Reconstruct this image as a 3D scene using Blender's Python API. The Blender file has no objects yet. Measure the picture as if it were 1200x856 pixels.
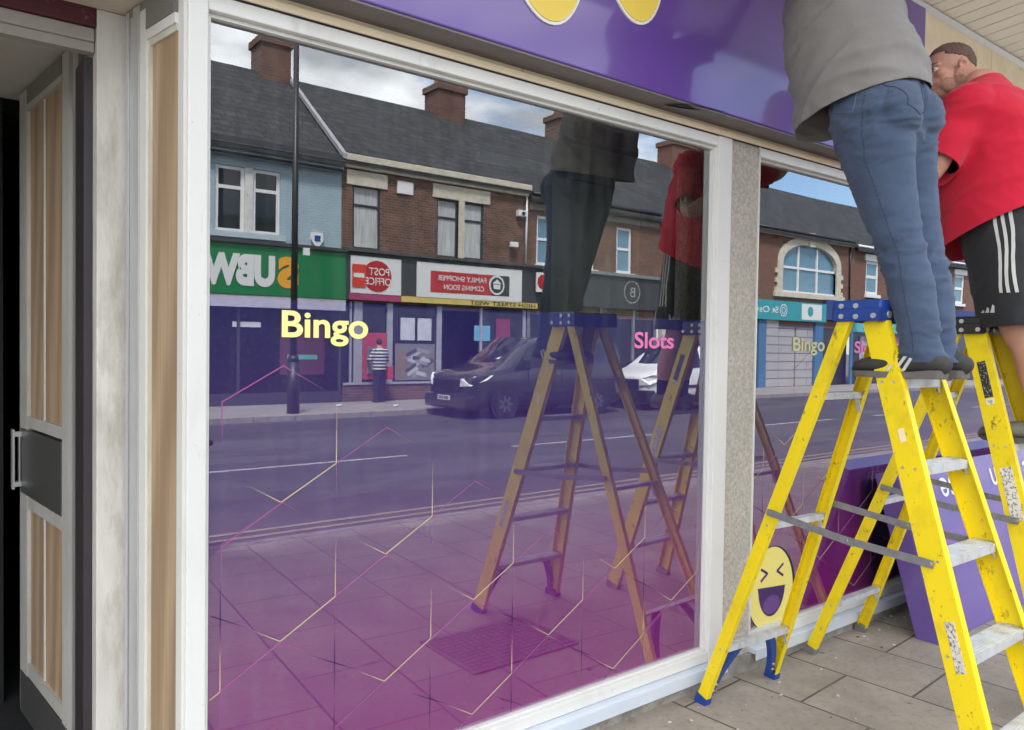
import bpy, bmesh, math, random
from mathutils import Vector, Matrix, noise
R=math.radians
S=bpy.context.scene
COL=S.collection
random.seed(7)
# ------------------------------------------------------------------ camera
CAM_D=2.35; CAM_H=1.60
FPX=908.9
cam=bpy.data.cameras.new('camera'); camo=bpy.data.objects.new('camera',cam); COL.objects.link(camo)
cam.sensor_fit='HORIZONTAL'; cam.sensor_width=36; cam.lens=36*FPX/1200
cam.clip_end=500; cam.clip_start=0.05
yaw,pitch,roll=R(37.569),R(1.419),R(0.842)
F=Vector((math.sin(yaw)*math.cos(pitch),math.cos(yaw)*math.cos(pitch),-math.sin(pitch)))
R0=Vector((math.cos(yaw),-math.sin(yaw),0)); U0=R0.cross(F)
RR=math.cos(roll)*R0+math.sin(roll)*U0; UU=-math.sin(roll)*R0+math.cos(roll)*U0
m=Matrix((RR,UU,-F)).transposed().to_4x4(); m.translation=Vector((0,-CAM_D,CAM_H))
camo.matrix_world=m
S.camera=camo
# ------------------------------------------------------------------ world, sun, exposure
SUN_EL,SUN_AZ=58.0,-35.0      # azimuth measured from +y towards +x : the sun stands behind the bingo hall, to the left
w=bpy.data.worlds.new('World'); S.world=w; w.use_nodes=True
nt=w.node_tree; nt.nodes.clear()
out=nt.nodes.new('ShaderNodeOutputWorld'); bg=nt.nodes.new('ShaderNodeBackground')
sky=nt.nodes.new('ShaderNodeTexSky'); sky.sky_type='NISHITA'; sky.sun_disc=False
sky.sun_elevation=R(SUN_EL); sky.sun_rotation=R(SUN_AZ); sky.ozone_density=3.0; sky.dust_density=.4
bg.inputs['Strength'].default_value=0.14
# clouds: soft broken cloud over the blue, laid out by direction
tc=nt.nodes.new('ShaderNodeTexCoord'); mp=nt.nodes.new('ShaderNodeMapping'); mp.inputs['Scale'].default_value=(1.0,1.0,2.6); mp.inputs['Location'].default_value=(0.35,0.2,0.1)
n1=nt.nodes.new('ShaderNodeTexNoise'); n1.inputs['Scale'].default_value=3.4; n1.inputs['Detail'].default_value=9; n1.inputs['Roughness'].default_value=.58
rp=nt.nodes.new('ShaderNodeValToRGB'); rp.color_ramp.elements[0].position=.44; rp.color_ramp.elements[1].position=.58
sx=nt.nodes.new('ShaderNodeSeparateXYZ'); ma=nt.nodes.new('ShaderNodeMath'); ma.operation='MULTIPLY_ADD'; ma.inputs[1].default_value=-.34; ma.inputs[2].default_value=.20
ad=nt.nodes.new('ShaderNodeMath'); ad.operation='ADD'
cl=nt.nodes.new('ShaderNodeValToRGB'); cl.color_ramp.elements[0].color=(3.6,3.7,3.95,1); cl.color_ramp.elements[0].position=.38; cl.color_ramp.elements[1].position=.62; cl.color_ramp.elements[1].color=(8.8,8.9,9.0,1)
n2=nt.nodes.new('ShaderNodeTexNoise'); n2.inputs['Scale'].default_value=6; n2.inputs['Detail'].default_value=6
mx=nt.nodes.new('ShaderNodeMix'); mx.data_type='RGBA'
L=nt.links.new
L(tc.outputs['Generated'],mp.inputs[0]); L(mp.outputs[0],n1.inputs[0]); L(tc.outputs['Generated'],sx.inputs[0]); L(sx.outputs['X'],ma.inputs[0])
L(n1.outputs[0],ad.inputs[0]); L(ma.outputs[0],ad.inputs[1]); L(ad.outputs[0],rp.inputs[0])
L(mp.outputs[0],n2.inputs[0]); L(n2.outputs[0],cl.inputs[0])
L(rp.outputs[0],mx.inputs['Factor']); L(sky.outputs[0],mx.inputs[6]); L(cl.outputs[0],mx.inputs[7]); L(mx.outputs[2],bg.inputs[0]); L(bg.outputs[0],out.inputs[0])
sl=bpy.data.lights.new('sun','SUN'); sl.energy=3.3; sl.angle=R(10); sl.color=(1,.955,.9)
so=bpy.data.objects.new('sun',sl); COL.objects.link(so)
az=R(SUN_AZ); el=R(SUN_EL)
sd=Vector((math.sin(az)*math.cos(el),math.cos(az)*math.cos(el),math.sin(el)))
so.rotation_euler=sd.to_track_quat('Z','Y').to_euler()
S.view_settings.view_transform='Standard'; S.view_settings.look='None'; S.view_settings.gamma=1; S.view_settings.use_curve_mapping=False
S.view_settings.exposure=1.95
S.cycles.max_bounces=8; S.cycles.transparent_max_bounces=12
# ------------------------------------------------------------------ materials
MT={}
def mat(name,col,rough=.6,metal=0.,var=.12,vscale=6.,bump=0.,bscale=60.,spec=.5,coat=0.,dirt=None,dscale=3.,dlo=.55,dhi=.7,stretch=(1,1,1),emit=0):
    if name in MT: return MT[name]
    m=bpy.data.materials.new(name); m.use_nodes=True; t=m.node_tree; b=t.nodes['Principled BSDF']
    b.inputs['Roughness'].default_value=rough; b.inputs['Metallic'].default_value=metal; b.inputs['Specular IOR Level'].default_value=spec
    b.inputs['Coat Weight'].default_value=coat; b.inputs['Coat Roughness'].default_value=.08
    c=t.nodes.new('ShaderNodeTexCoord'); mp=t.nodes.new('ShaderNodeMapping'); mp.inputs['Scale'].default_value=stretch
    n=t.nodes.new('ShaderNodeTexNoise'); n.inputs['Scale'].default_value=vscale; n.inputs['Detail'].default_value=6
    r=t.nodes.new('ShaderNodeValToRGB'); e=r.color_ramp.elements
    e[0].position=.3; e[1].position=.7
    e[0].color=tuple(max(0,x*(1-var)) for x in col)+(1,); e[1].color=tuple(min(1,x*(1+var)) for x in col)+(1,)
    l=t.links.new; l(c.outputs['Object'],mp.inputs[0]); l(mp.outputs[0],n.inputs[0]); l(n.outputs[0],r.inputs[0])
    o=r.outputs[0]
    if dirt:
        n2=t.nodes.new('ShaderNodeTexNoise'); n2.inputs['Scale'].default_value=dscale; n2.inputs['Detail'].default_value=10; n2.inputs['Roughness'].default_value=.7
        r2=t.nodes.new('ShaderNodeValToRGB'); r2.color_ramp.elements[0].position=dlo; r2.color_ramp.elements[1].position=dhi
        x=t.nodes.new('ShaderNodeMix'); x.data_type='RGBA'; x.inputs[7].default_value=tuple(dirt)+(1,)
        l(mp.outputs[0],n2.inputs[0]); l(n2.outputs[0],r2.inputs[0]); l(r2.outputs[0],x.inputs['Factor']); l(o,x.inputs[6]); o=x.outputs[2]
    l(o,b.inputs['Base Color'])
    if bump:
        n3=t.nodes.new('ShaderNodeTexNoise'); n3.inputs['Scale'].default_value=bscale; n3.inputs['Detail'].default_value=4
        bp=t.nodes.new('ShaderNodeBump'); bp.inputs['Strength'].default_value=bump; bp.inputs['Distance'].default_value=.01
        l(mp.outputs[0],n3.inputs[0]); l(n3.outputs[0],bp.inputs['Height']); l(bp.outputs[0],b.inputs['Normal'])
    if emit:
        b.inputs['Emission Color'].default_value=tuple(col)+(1,); b.inputs['Emission Strength'].default_value=emit
    MT[name]=m; return m
def brickmat(name,c1,c2,mort,bw=.225,bh=.075,ms=.01,rough=.85,axes='xz',rot=0,bump=.5,var=.35,off=.5,dirt=None):
    if name in MT: return MT[name]
    m=bpy.data.materials.new(name); m.use_nodes=True; t=m.node_tree; b=t.nodes['Principled BSDF']; b.inputs['Roughness'].default_value=rough
    l=t.links.new
    c=t.nodes.new('ShaderNodeTexCoord'); s=t.nodes.new('ShaderNodeSeparateXYZ'); cb=t.nodes.new('ShaderNodeCombineXYZ')
    l(c.outputs['Object'],s.inputs[0]); idx={'x':0,'y':1,'z':2}
    l(s.outputs[idx[axes[0]]],cb.inputs[0]); l(s.outputs[idx[axes[1]]],cb.inputs[1])
    mp=t.nodes.new('ShaderNodeMapping'); mp.inputs['Rotation'].default_value=(0,0,rot); l(cb.outputs[0],mp.inputs[0])
    k=t.nodes.new('ShaderNodeTexBrick'); k.offset=off
    k.inputs['Scale'].default_value=1; k.inputs['Brick Width'].default_value=bw; k.inputs['Row Height'].default_value=bh; k.inputs['Mortar Size'].default_value=ms; k.inputs['Mortar Smooth'].default_value=.3
    k.inputs['Color1'].default_value=tuple(c1)+(1,); k.inputs['Color2'].default_value=tuple(c2)+(1,); k.inputs['Mortar'].default_value=tuple(mort)+(1,); k.inputs['Bias'].default_value=0
    l(mp.outputs[0],k.inputs['Vector'])
    n=t.nodes.new('ShaderNodeTexNoise'); n.inputs['Scale'].default_value=2.2; n.inputs['Detail'].default_value=10; n.inputs['Roughness'].default_value=.7; l(c.outputs['Object'],n.inputs[0])
    r=t.nodes.new('ShaderNodeValToRGB'); r.color_ramp.elements[0].position=.25; r.color_ramp.elements[1].position=.75
    lo=1-var; hi=1+var*.5
    r.color_ramp.elements[0].color=(lo,lo,lo,1); r.color_ramp.elements[1].color=(hi,hi,hi,1); l(n.outputs[0],r.inputs[0])
    x=t.nodes.new('ShaderNodeMix'); x.data_type='RGBA'; x.blend_type='MULTIPLY'; x.inputs['Factor'].default_value=1
    l(k.outputs[0],x.inputs[6]); l(r.outputs[0],x.inputs[7]); o=x.outputs[2]
    if dirt:
        n2=t.nodes.new('ShaderNodeTexNoise'); n2.inputs['Scale'].default_value=9; n2.inputs['Detail'].default_value=12; n2.inputs['Roughness'].default_value=.75; l(c.outputs['Object'],n2.inputs[0])
        r2=t.nodes.new('ShaderNodeValToRGB'); r2.color_ramp.elements[0].position=.58; r2.color_ramp.elements[1].position=.7; l(n2.outputs[0],r2.inputs[0])
        y=t.nodes.new('ShaderNodeMix'); y.data_type='RGBA'; y.inputs[7].default_value=tuple(dirt)+(1,); l(r2.outputs[0],y.inputs['Factor']); l(o,y.inputs[6]); o=y.outputs[2]
    l(o,b.inputs['Base Color'])
    bp=t.nodes.new('ShaderNodeBump'); bp.inputs['Strength'].default_value=bump; bp.inputs['Distance'].default_value=.012; bp.invert=True
    n4=t.nodes.new('ShaderNodeTexNoise'); n4.inputs['Scale'].default_value=45; n4.inputs['Detail'].default_value=5; l(c.outputs['Object'],n4.inputs[0])
    a=t.nodes.new('ShaderNodeMath'); a.operation='MULTIPLY_ADD'; a.inputs[1].default_value=-.35; l(n4.outputs[0],a.inputs[0]); l(k.outputs['Fac'],a.inputs[2]); l(a.outputs[0],bp.inputs['Height'])
    l(bp.outputs[0],b.inputs['Normal'])
    MT[name]=m; return m
# ------------------------------------------------------------------ mesh helper
class MB:
    def __init__(s): s.bm=bmesh.new()
    def box(s,x0,x1,y0,y1,z0,z1,mi=0,bev=0,M=None):
        g=bmesh.ops.create_cube(s.bm,size=1)
        vs=g['verts']
        for v in vs: v.co=Vector(((x0+x1)/2+v.co.x*abs(x1-x0),(y0+y1)/2+v.co.y*abs(y1-y0),(z0+z1)/2+v.co.z*abs(z1-z0)))
        fs={f for v in vs for f in v.link_faces}
        if bev:
            es={e for v in vs for e in v.link_edges}
            r=bmesh.ops.bevel(s.bm,geom=list(es),offset=bev,segments=2,affect='EDGES',profile=.5)
            fs={f for f in fs if f.is_valid}|set(r['faces']); vs={v for f in fs for v in f.verts}
        for f in fs: f.material_index=mi
        if M is not None:
            for v in vs: v.co=M@v.co
        return s
    def poly(s,pts,mi=0):
        f=s.bm.faces.new([s.bm.verts.new(p) for p in pts]); f.material_index=mi; return s
    def prism(s,pts,d,mi=0):           # closed polygon swept by vector d
        d=Vector(d); a=[s.bm.verts.new(p) for p in pts]; b=[s.bm.verts.new(Vector(p)+d) for p in pts]; n=len(a)
        fs=[s.bm.faces.new(a),s.bm.faces.new(b[::-1])]
        for i in range(n): fs.append(s.bm.faces.new((a[i],b[i],b[(i+1)%n],a[(i+1)%n])))
        for f in fs: f.material_index=mi
        return s
    def tube(s,p0,p1,r0,r1=None,seg=12,mi=0,caps=True):
        p0=Vector(p0);p1=Vector(p1);r1=r0 if r1 is None else r1
        t=(p1-p0).normalized(); u=t.orthogonal().normalized(); v=t.cross(u)
        a=[s.bm.verts.new(p0+r0*(math.cos(2*math.pi*i/seg)*u+math.sin(2*math.pi*i/seg)*v)) for i in range(seg)]
        b=[s.bm.verts.new(p1+r1*(math.cos(2*math.pi*i/seg)*u+math.sin(2*math.pi*i/seg)*v)) for i in range(seg)]
        for i in range(seg):
            f=s.bm.faces.new((a[i],a[(i+1)%seg],b[(i+1)%seg],b[i])); f.material_index=mi; f.smooth=True
        if caps:
            f=s.bm.faces.new(a[::-1]); f.material_index=mi; f=s.bm.faces.new(b); f.material_index=mi
        return s
    def beam(s,p0,p1,u,sec,mi=0):      # section given in (u,v) metres swept from p0 to p1
        p0=Vector(p0);p1=Vector(p1);t=(p1-p0).normalized(); u=Vector(u); u=(u-t*u.dot(t)).normalized(); v=t.cross(u)
        a=[s.bm.verts.new(p0+u*q[0]+v*q[1]) for q in sec]; b=[s.bm.verts.new(p1+u*q[0]+v*q[1]) for q in sec]; n=len(sec)
        fs=[s.bm.faces.new(a[::-1]),s.bm.faces.new(b)]
        for i in range(n): fs.append(s.bm.faces.new((a[i],a[(i+1)%n],b[(i+1)%n],b[i])))
        for f in fs: f.material_index=mi
        return s
    def disc(s,c,n,r,seg=24,mi=0,th=.01,ry=None):
        c=Vector(c);n=Vector(n).normalized();u=Vector((0,0,1)).cross(n)
        u=u.normalized() if u.length>1e-3 else Vector((1,0,0)); v=n.cross(u); ry=ry or r
        pts=[c+u*r*math.cos(2*math.pi*i/seg)+v*ry*math.sin(2*math.pi*i/seg) for i in range(seg)]
        return s.prism(pts,n*th,mi)
    def sphere(s,c,r,seg=16,mi=0,sc=(1,1,1)):
        g=bmesh.ops.create_uvsphere(s.bm,u_segments=seg,v_segments=seg//2+2,radius=1)
        for v in g['verts']: v.co=Vector((c[0]+v.co.x*r*sc[0],c[1]+v.co.y*r*sc[1],c[2]+v.co.z*r*sc[2]))
        for f in {f for v in g['verts'] for f in v.link_faces}: f.smooth=True; f.material_index=mi
        return s
    def build(s,name,mats,parent=None,smooth=False):
        bmesh.ops.recalc_face_normals(s.bm,faces=s.bm.faces)
        me=bpy.data.meshes.new(name); s.bm.to_mesh(me); s.bm.free()
        if not isinstance(mats,(list,tuple)): mats=[mats]
        for q in mats: me.materials.append(q)
        if smooth:
            for p in me.polygons: p.use_smooth=True
        o=bpy.data.objects.new(name,me); COL.objects.link(o)
        if parent is not None: attach(o,parent)
        return o
def wloc(o):
    v=Vector(o.location)
    while o.parent is not None:
        o=o.parent; v=v+o.location
    return v
def attach(o,parent):                    # parents here are unrotated, so keeping place is a shift
    o.parent=parent; o.location=Vector(o.location)-wloc(parent)
def tag(o,label=None,cat=None,group=None,kind=None):
    if label: o['label']=label
    if cat: o['category']=cat
    if group: o['group']=group
    if kind: o['kind']=kind
    return o
def thing(name,label,cat,loc=(0,0,0),group=None):
    o=bpy.data.objects.new(name,None); COL.objects.link(o); o.location=loc; o.empty_display_size=.2
    return tag(o,label,cat,group)
def text(name,body,size,loc,facing,mats,parent,th=.004,off=0.,align='LEFT',flip=False,sx=1.,roll=0.):
    """facing '-y': read by someone on the -y side ; '+y': read from the +y side"""
    cu=bpy.data.curves.new(name,'FONT'); cu.body=body; cu.size=size; cu.extrude=th/2; cu.offset=off; cu.align_x=align; cu.resolution_u=5
    tmp=bpy.data.objects.new(name,cu); COL.objects.link(tmp)
    dg=bpy.context.evaluated_depsgraph_get(); dg.update()
    me=bpy.data.meshes.new_from_object(tmp.evaluated_get(dg)); bpy.data.objects.remove(tmp)
    M=Matrix.Rotation(R(90),4,'X')
    if facing=='+y': M=Matrix.Rotation(R(180),4,'Z')@M
    M=Matrix.Translation(loc)@M@Matrix.Rotation(roll,4,'Z')@Matrix.Diagonal((sx,1,1,1))
    if flip: M=Matrix.Translation(loc)@Matrix.Rotation(R(180),4,'Y')@Matrix.Translation(-Vector(loc))@M
    me.transform(M); me.materials.clear()
    me.materials.append(mats)
    o=bpy.data.objects.new(name,me); COL.objects.link(o)
    if parent is not None: attach(o,parent)
    return o
# ================================================================== GROUND (structure)
KY=-3.85          # near kerb edge ; the street lies on the -y side
RZ=-.12
FK=-13.95         # far kerb edge
M_pave=brickmat('paving_slabs',(.33,.29,.24),(.385,.34,.28),(.085,.075,.065),bw=.62,bh=.45,ms=.0065,rough=.8,axes='xy',rot=R(90-4),bump=.35,var=.30,dirt=(.21,.185,.155))
M_pave2=brickmat('far_paving_slabs',(.25,.235,.22),(.29,.27,.25),(.12,.11,.10),bw=.9,bh=.6,ms=.01,rough=.85,axes='xy',bump=.3,var=.25)
M_asph=mat('asphalt',(.040,.040,.043),rough=.85,var=.25,vscale=1.1,bump=.5,bscale=160,dirt=(.058,.056,.056),dscale=.6,stretch=(.3,1,1))
M_kerb=mat('kerb_stone',(.24,.225,.21),rough=.85,var=.25,vscale=8,bump=.3)
M_line=mat('road_paint_white',(.34,.34,.33),rough=.7,var=.15,dirt=(.12,.12,.12),dscale=22,dlo=.45,dhi=.68)
M_yel=mat('road_paint_yellow',(.25,.205,.13),rough=.7,var=.15,dirt=(.13,.12,.11),dscale=18,dlo=.42,dhi=.66)
def spots(m,scale,thr,col,amt=.8,rnd=.55):
    t=m.node_tree; b=t.nodes['Principled BSDF']; l=t.links.new; src=b.inputs['Base Color'].links[0].from_socket
    c=t.nodes.new('ShaderNodeTexCoord'); v=t.nodes.new('ShaderNodeTexVoronoi'); v.inputs['Scale'].default_value=scale; l(c.outputs['Object'],v.inputs['Vector'])
    n=t.nodes.new('ShaderNodeTexNoise'); n.inputs['Scale'].default_value=scale*3; l(c.outputs['Object'],n.inputs[0])
    a=t.nodes.new('ShaderNodeMath'); a.operation='MULTIPLY_ADD'; a.inputs[1].default_value=.12; l(n.outputs[0],a.inputs[0]); l(v.outputs['Distance'],a.inputs[2])
    r=t.nodes.new('ShaderNodeMapRange'); r.inputs[1].default_value=thr+.06; r.inputs[2].default_value=thr+.03; r.inputs[3].default_value=0; r.inputs[4].default_value=amt; l(a.outputs[0],r.inputs[0])
    s_=t.nodes.new('ShaderNodeSeparateColor'); l(v.outputs['Color'],s_.inputs[0]); g=t.nodes.new('ShaderNodeMath'); g.operation='GREATER_THAN'; g.inputs[1].default_value=rnd; l(s_.outputs[0],g.inputs[0])
    q=t.nodes.new('ShaderNodeMath'); q.operation='MULTIPLY'; l(r.outputs[0],q.inputs[0]); l(g.outputs[0],q.inputs[1])
    x=t.nodes.new('ShaderNodeMix'); x.data_type='RGBA'; x.inputs[7].default_value=tuple(col)+(1,); l(q.outputs[0],x.inputs['Factor']); l(src,x.inputs[6]); l(x.outputs[2],b.inputs['Base Color'])
spots(M_pave,5.5,.08,(.10,.09,.08),.7,.45); spots(M_pave,9,.05,(.36,.34,.31),.6,.7)
def stains(m,scale,col,lo,hi,amt,stretch=(1,1,1)):
    t=m.node_tree; b=t.nodes['Principled BSDF']; l=t.links.new; src=b.inputs['Base Color'].links[0].from_socket
    c=t.nodes.new('ShaderNodeTexCoord'); mp=t.nodes.new('ShaderNodeMapping'); mp.inputs['Scale'].default_value=stretch; mp.inputs['Location'].default_value=(3.1,1.7,.4); n=t.nodes.new('ShaderNodeTexNoise'); n.inputs['Scale'].default_value=scale; n.inputs['Detail'].default_value=8; n.inputs['Roughness'].default_value=.65
    r=t.nodes.new('ShaderNodeMapRange'); r.inputs[1].default_value=lo; r.inputs[2].default_value=hi; r.inputs[3].default_value=0; r.inputs[4].default_value=amt
    x=t.nodes.new('ShaderNodeMix'); x.data_type='RGBA'; x.inputs[7].default_value=tuple(col)+(1,)
    l(c.outputs['Object'],mp.inputs[0]); l(mp.outputs[0],n.inputs[0]); l(n.outputs[0],r.inputs[0]); l(r.outputs[0],x.inputs['Factor']); l(src,x.inputs[6]); l(x.outputs[2],b.inputs['Base Color'])
stains(M_pave,1.6,(.17,.15,.125),.48,.72,.55); stains(M_pave,30,(.17,.15,.13),.52,.66,.5); stains(M_asph,.7,(.075,.073,.072),.5,.56,.6,(.35,1,1)); stains(M_asph,5,(.022,.022,.024),.60,.64,.6,(.12,1.6,1))
def struct(name,mb,m,kind='structure'):
    o=mb.build(name,m); o['kind']=kind; return o
a=MB()
a.box(-14,70,KY+.13,.64,-.4,0)
struct('pavement',a,M_pave)
a=MB(); 
x=-14
while x<70: a.box(x,x+.905,KY,KY+.124,-.4,.002,bev=.008); x+=.915
struct('kerb',a,M_kerb)
a=MB(); a.poly([(-200,FK-.0,RZ),(-200,KY+.02,RZ),(260,KY+.02,RZ),(260,FK,RZ)]); struct('road',a,M_asph)
a=MB(); a.poly([(-400,-400,RZ-.25),(-400,400,RZ-.25),(400,400,RZ-.25),(400,-400,RZ-.25)]); struct('ground',a,mat('earth',(.1,.1,.09),rough=.9))
a=MB(); a.box(-30,90,-17.05,FK-.14,-.4,0.0); struct('far_pavement',a,M_pave2)
a=MB(); x=-30
while x<80: a.box(x,x+.905,FK-.134,FK,-.4,.004,bev=.008); x+=.915
struct('far_kerb',a,M_kerb)
a=MB()
x=-10.1
while x<70:
    a.poly([(x,-8.02,RZ+.004),(x,-8.13,RZ+.004),(x+4,-8.13,RZ+.004),(x+4,-8.02,RZ+.004)]); x+=6.05
struct('centre_line',a,M_line)
a=MB()
for yy in (-4.40,-4.60):
    a.poly([(-14,yy,RZ+.004),(-14,yy-.075,RZ+.004),(70,yy-.075,RZ+.004),(70,yy,RZ+.004)])
struct('double_yellow_line',a,M_yel)
# ================================================================== BINGO HALL
M_white=mat('white_paint_frame',(.72,.72,.70),rough=.38,var=.04,vscale=3,bump=.04,bscale=90,dirt=(.5,.49,.46),dscale=8,dlo=.6,dhi=.8,stretch=(1,1,.35))
M_cream=mat('cream_paint',(.90,.76,.55),rough=.5,var=.06,dirt=(.45,.40,.32),dscale=9,dlo=.6,dhi=.78)
M_alu=mat('aluminium',(.62,.63,.64),rough=.32,metal=.6,var=.06,vscale=10,stretch=(1,1,.2))
M_sill=mat('sill_paint',(.60,.66,.74),rough=.35,var=.05)
M_darkgap=mat('dark_rubber_gap',(.02,.018,.02),rough=.6)
M_conc=mat('concrete_plinth',(.30,.28,.255),rough=.9,var=.25,vscale=14,bump=.8,bscale=60,dirt=(.16,.15,.14),dscale=9)
M_pier=mat('pebbledash_pier',(.50,.465,.41),rough=.9,var=.22,vscale=70,bump=.9,bscale=130,dirt=(.27,.25,.22),dscale=60,dlo=.60,dhi=.70)
M_purp=mat('purple_sign_panel',(.125,.055,.32),rough=.36,var=.03,coat=.7)
M_under=mat('sign_underside_trim',(.17,.15,.155),rough=.5,var=.1)
M_black=mat('matt_black',(.012,.012,.013),rough=.6)
M_dark=mat('dark_interior',(.008,.008,.009),rough=.85,var=.3)
M_wood=None
def woodmat():
    m=bpy.data.materials.new('wood_board'); m.use_nodes=True; t=m.node_tree; b=t.nodes['Principled BSDF']; b.inputs['Roughness'].default_value=.55
    l=t.links.new; c=t.nodes.new('ShaderNodeTexCoord'); mp=t.nodes.new('ShaderNodeMapping'); mp.inputs['Scale'].default_value=(9,9,.75)
    n=t.nodes.new('ShaderNodeTexNoise'); n.inputs['Scale'].default_value=1.2; n.inputs['Detail'].default_value=3
    wv=t.nodes.new('ShaderNodeTexWave'); wv.bands_direction='DIAGONAL'; wv.inputs['Scale'].default_value=.55; wv.inputs['Distortion'].default_value=7; wv.inputs['Detail'].default_value=4; wv.inputs['Detail Scale'].default_value=1.4
    r=t.nodes.new('ShaderNodeValToRGB'); r.color_ramp.elements[0].color=(.34,.235,.145,1); r.color_ramp.elements[1].color=(.47,.345,.225,1)
    e=r.color_ramp.elements.new(.55); e.color=(.42,.30,.19,1)
    l(c.outputs['Object'],mp.inputs[0]); l(mp.outputs[0],wv.inputs[0]); l(wv.outputs[0],r.inputs[0])
    m2=t.nodes.new('ShaderNodeMapping'); m2.inputs['Scale'].default_value=(110,110,2.2); n5=t.nodes.new('ShaderNodeTexNoise'); n5.inputs['Scale'].default_value=1.; n5.inputs['Detail'].default_value=5; r5=t.nodes.new('ShaderNodeMapRange'); r5.inputs[3].default_value=.72; r5.inputs[4].default_value=1.22; x5=t.nodes.new('ShaderNodeMix'); x5.data_type='RGBA'; x5.blend_type='MULTIPLY'; x5.inputs['Factor'].default_value=1
    l(c.outputs['Object'],m2.inputs[0]); l(m2.outputs[0],n5.inputs[0]); l(n5.outputs[0],r5.inputs[0]); l(r.outputs[0],x5.inputs[6]); l(r5.outputs[0],x5.inputs[7]); l(x5.outputs[2],b.inputs['Base Color'])
    return m
M_wood=woodmat()
stains(M_white,3.,(.48,.47,.43),.55,.75,.5,(1,1,.25)); stains(M_white,40,(.40,.38,.34),.66,.72,.7); stains(M_pillar if 'M_pillar' in globals() else M_cream,6,(.35,.31,.25),.6,.75,.5)
def glassmat(name,base,k,tint=(1,1,1)):
    m=bpy.data.materials.new(name); m.use_nodes=True; t=m.node_tree; t.nodes.clear(); l=t.links.new
    o=t.nodes.new('ShaderNodeOutputMaterial'); x=t.nodes.new('ShaderNodeMixShader'); tr=t.nodes.new('ShaderNodeBsdfTransparent'); g=t.nodes.new('ShaderNodeBsdfGlossy')
    tr.inputs[0].default_value=(.93*tint[0],.96*tint[1],.94*tint[2],1); g.inputs['Roughness'].default_value=.0; g.inputs['Color'].default_value=(.95,.98,1,1)
    f=t.nodes.new('ShaderNodeFresnel'); f.inputs[0].default_value=1.5
    a=t.nodes.new('ShaderNodeMath'); a.operation='MULTIPLY_ADD'; a.inputs[1].default_value=k; a.inputs[2].default_value=base; a.use_clamp=True
    l(f.outputs[0],a.inputs[0]); 
    # faint streaks and smears on the pane break the mirror up a little
    c=t.nodes.new('ShaderNodeTexCoord'); mp=t.nodes.new('ShaderNodeMapping'); mp.inputs['Scale'].default_value=(14,1,1.1)
    n=t.nodes.new('ShaderNodeTexNoise'); n.inputs['Scale'].default_value=1.6; n.inputs['Detail'].default_value=8; l(c.outputs['Object'],mp.inputs[0]); l(mp.outputs[0],n.inputs[0])
    r=t.nodes.new('ShaderNodeValToRGB'); r.color_ramp.elements[0].position=.42; r.color_ramp.elements[0].color=(0,0,0,1); r.color_ramp.elements[1].position=.85; r.color_ramp.elements[1].color=(.05,.05,.05,1)
    l(n.outputs[0],r.inputs[0]); df=t.nodes.new('ShaderNodeBsdfDiffuse'); df.inputs[0].default_value=(.5,.52,.55,1); y=t.nodes.new('ShaderNodeMixShader')
    l(a.outputs[0],x.inputs[0]); l(tr.outputs[0],x.inputs[1]); l(g.outputs[0],x.inputs[2]); l(r.outputs[0],y.inputs[0]); l(x.outputs[0],y.inputs[1]); l(df.outputs[0],y.inputs[2]); l(y.outputs[0],o.inputs[0])
    # gentle waviness of the pane
    n2=t.nodes.new('ShaderNodeTexNoise'); n2.inputs['Scale'].default_value=1.3; n2.inputs['Detail'].default_value=0; l(c.outputs['Object'],n2.inputs[0])
    bp=t.nodes.new('ShaderNodeBump'); bp.inputs['Strength'].default_value=.035; bp.inputs['Distance'].default_value=.02; l(n2.outputs[0],bp.inputs['Height']); l(bp.outputs[0],g.inputs['Normal'])
    return m
M_glass=glassmat('shop_glass',.165,1.05)
M_clear=bpy.data.materials.new('glass_back'); M_clear.use_nodes=True; _t=M_clear.node_tree; _t.nodes.clear(); _o=_t.nodes.new('ShaderNodeOutputMaterial'); _b=_t.nodes.new('ShaderNodeBsdfTransparent'); _t.links.new(_b.outputs[0],_o.inputs[0])
def vinylmat():
    m=bpy.data.materials.new('purple_vinyl'); m.use_nodes=True; t=m.node_tree; b=t.nodes['Principled BSDF']; b.inputs['Roughness'].default_value=.7; b.inputs['Specular IOR Level'].default_value=.1
    l=t.links.new; c=t.nodes.new('ShaderNodeTexCoord'); s=t.nodes.new('ShaderNodeSeparateXYZ'); mr=t.nodes.new('ShaderNodeMapRange'); mr.inputs[1].default_value=.17; mr.inputs[2].default_value=1.74
    r=t.nodes.new('ShaderNodeValToRGB'); e=r.color_ramp.elements; e[0].color=(.56,.042,.45,1); e[1].color=(.050,.047,.23,1)
    x=e.new(.3); x.color=(.41,.046,.39,1); x=e.new(.62); x.color=(.15,.060,.32,1)
    l(c.outputs['Object'],s.inputs[0]); l(s.outputs[2],mr.inputs[0]); l(mr.outputs[0],r.inputs[0]); l(r.outputs[0],b.inputs['Base Color']); return m
M_vinyl=vinylmat()
hall=thing('bingo_hall','purple fronted bingo hall with big reflective shop windows, white frames and an open boarded door','building',(0,0,0))
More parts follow.
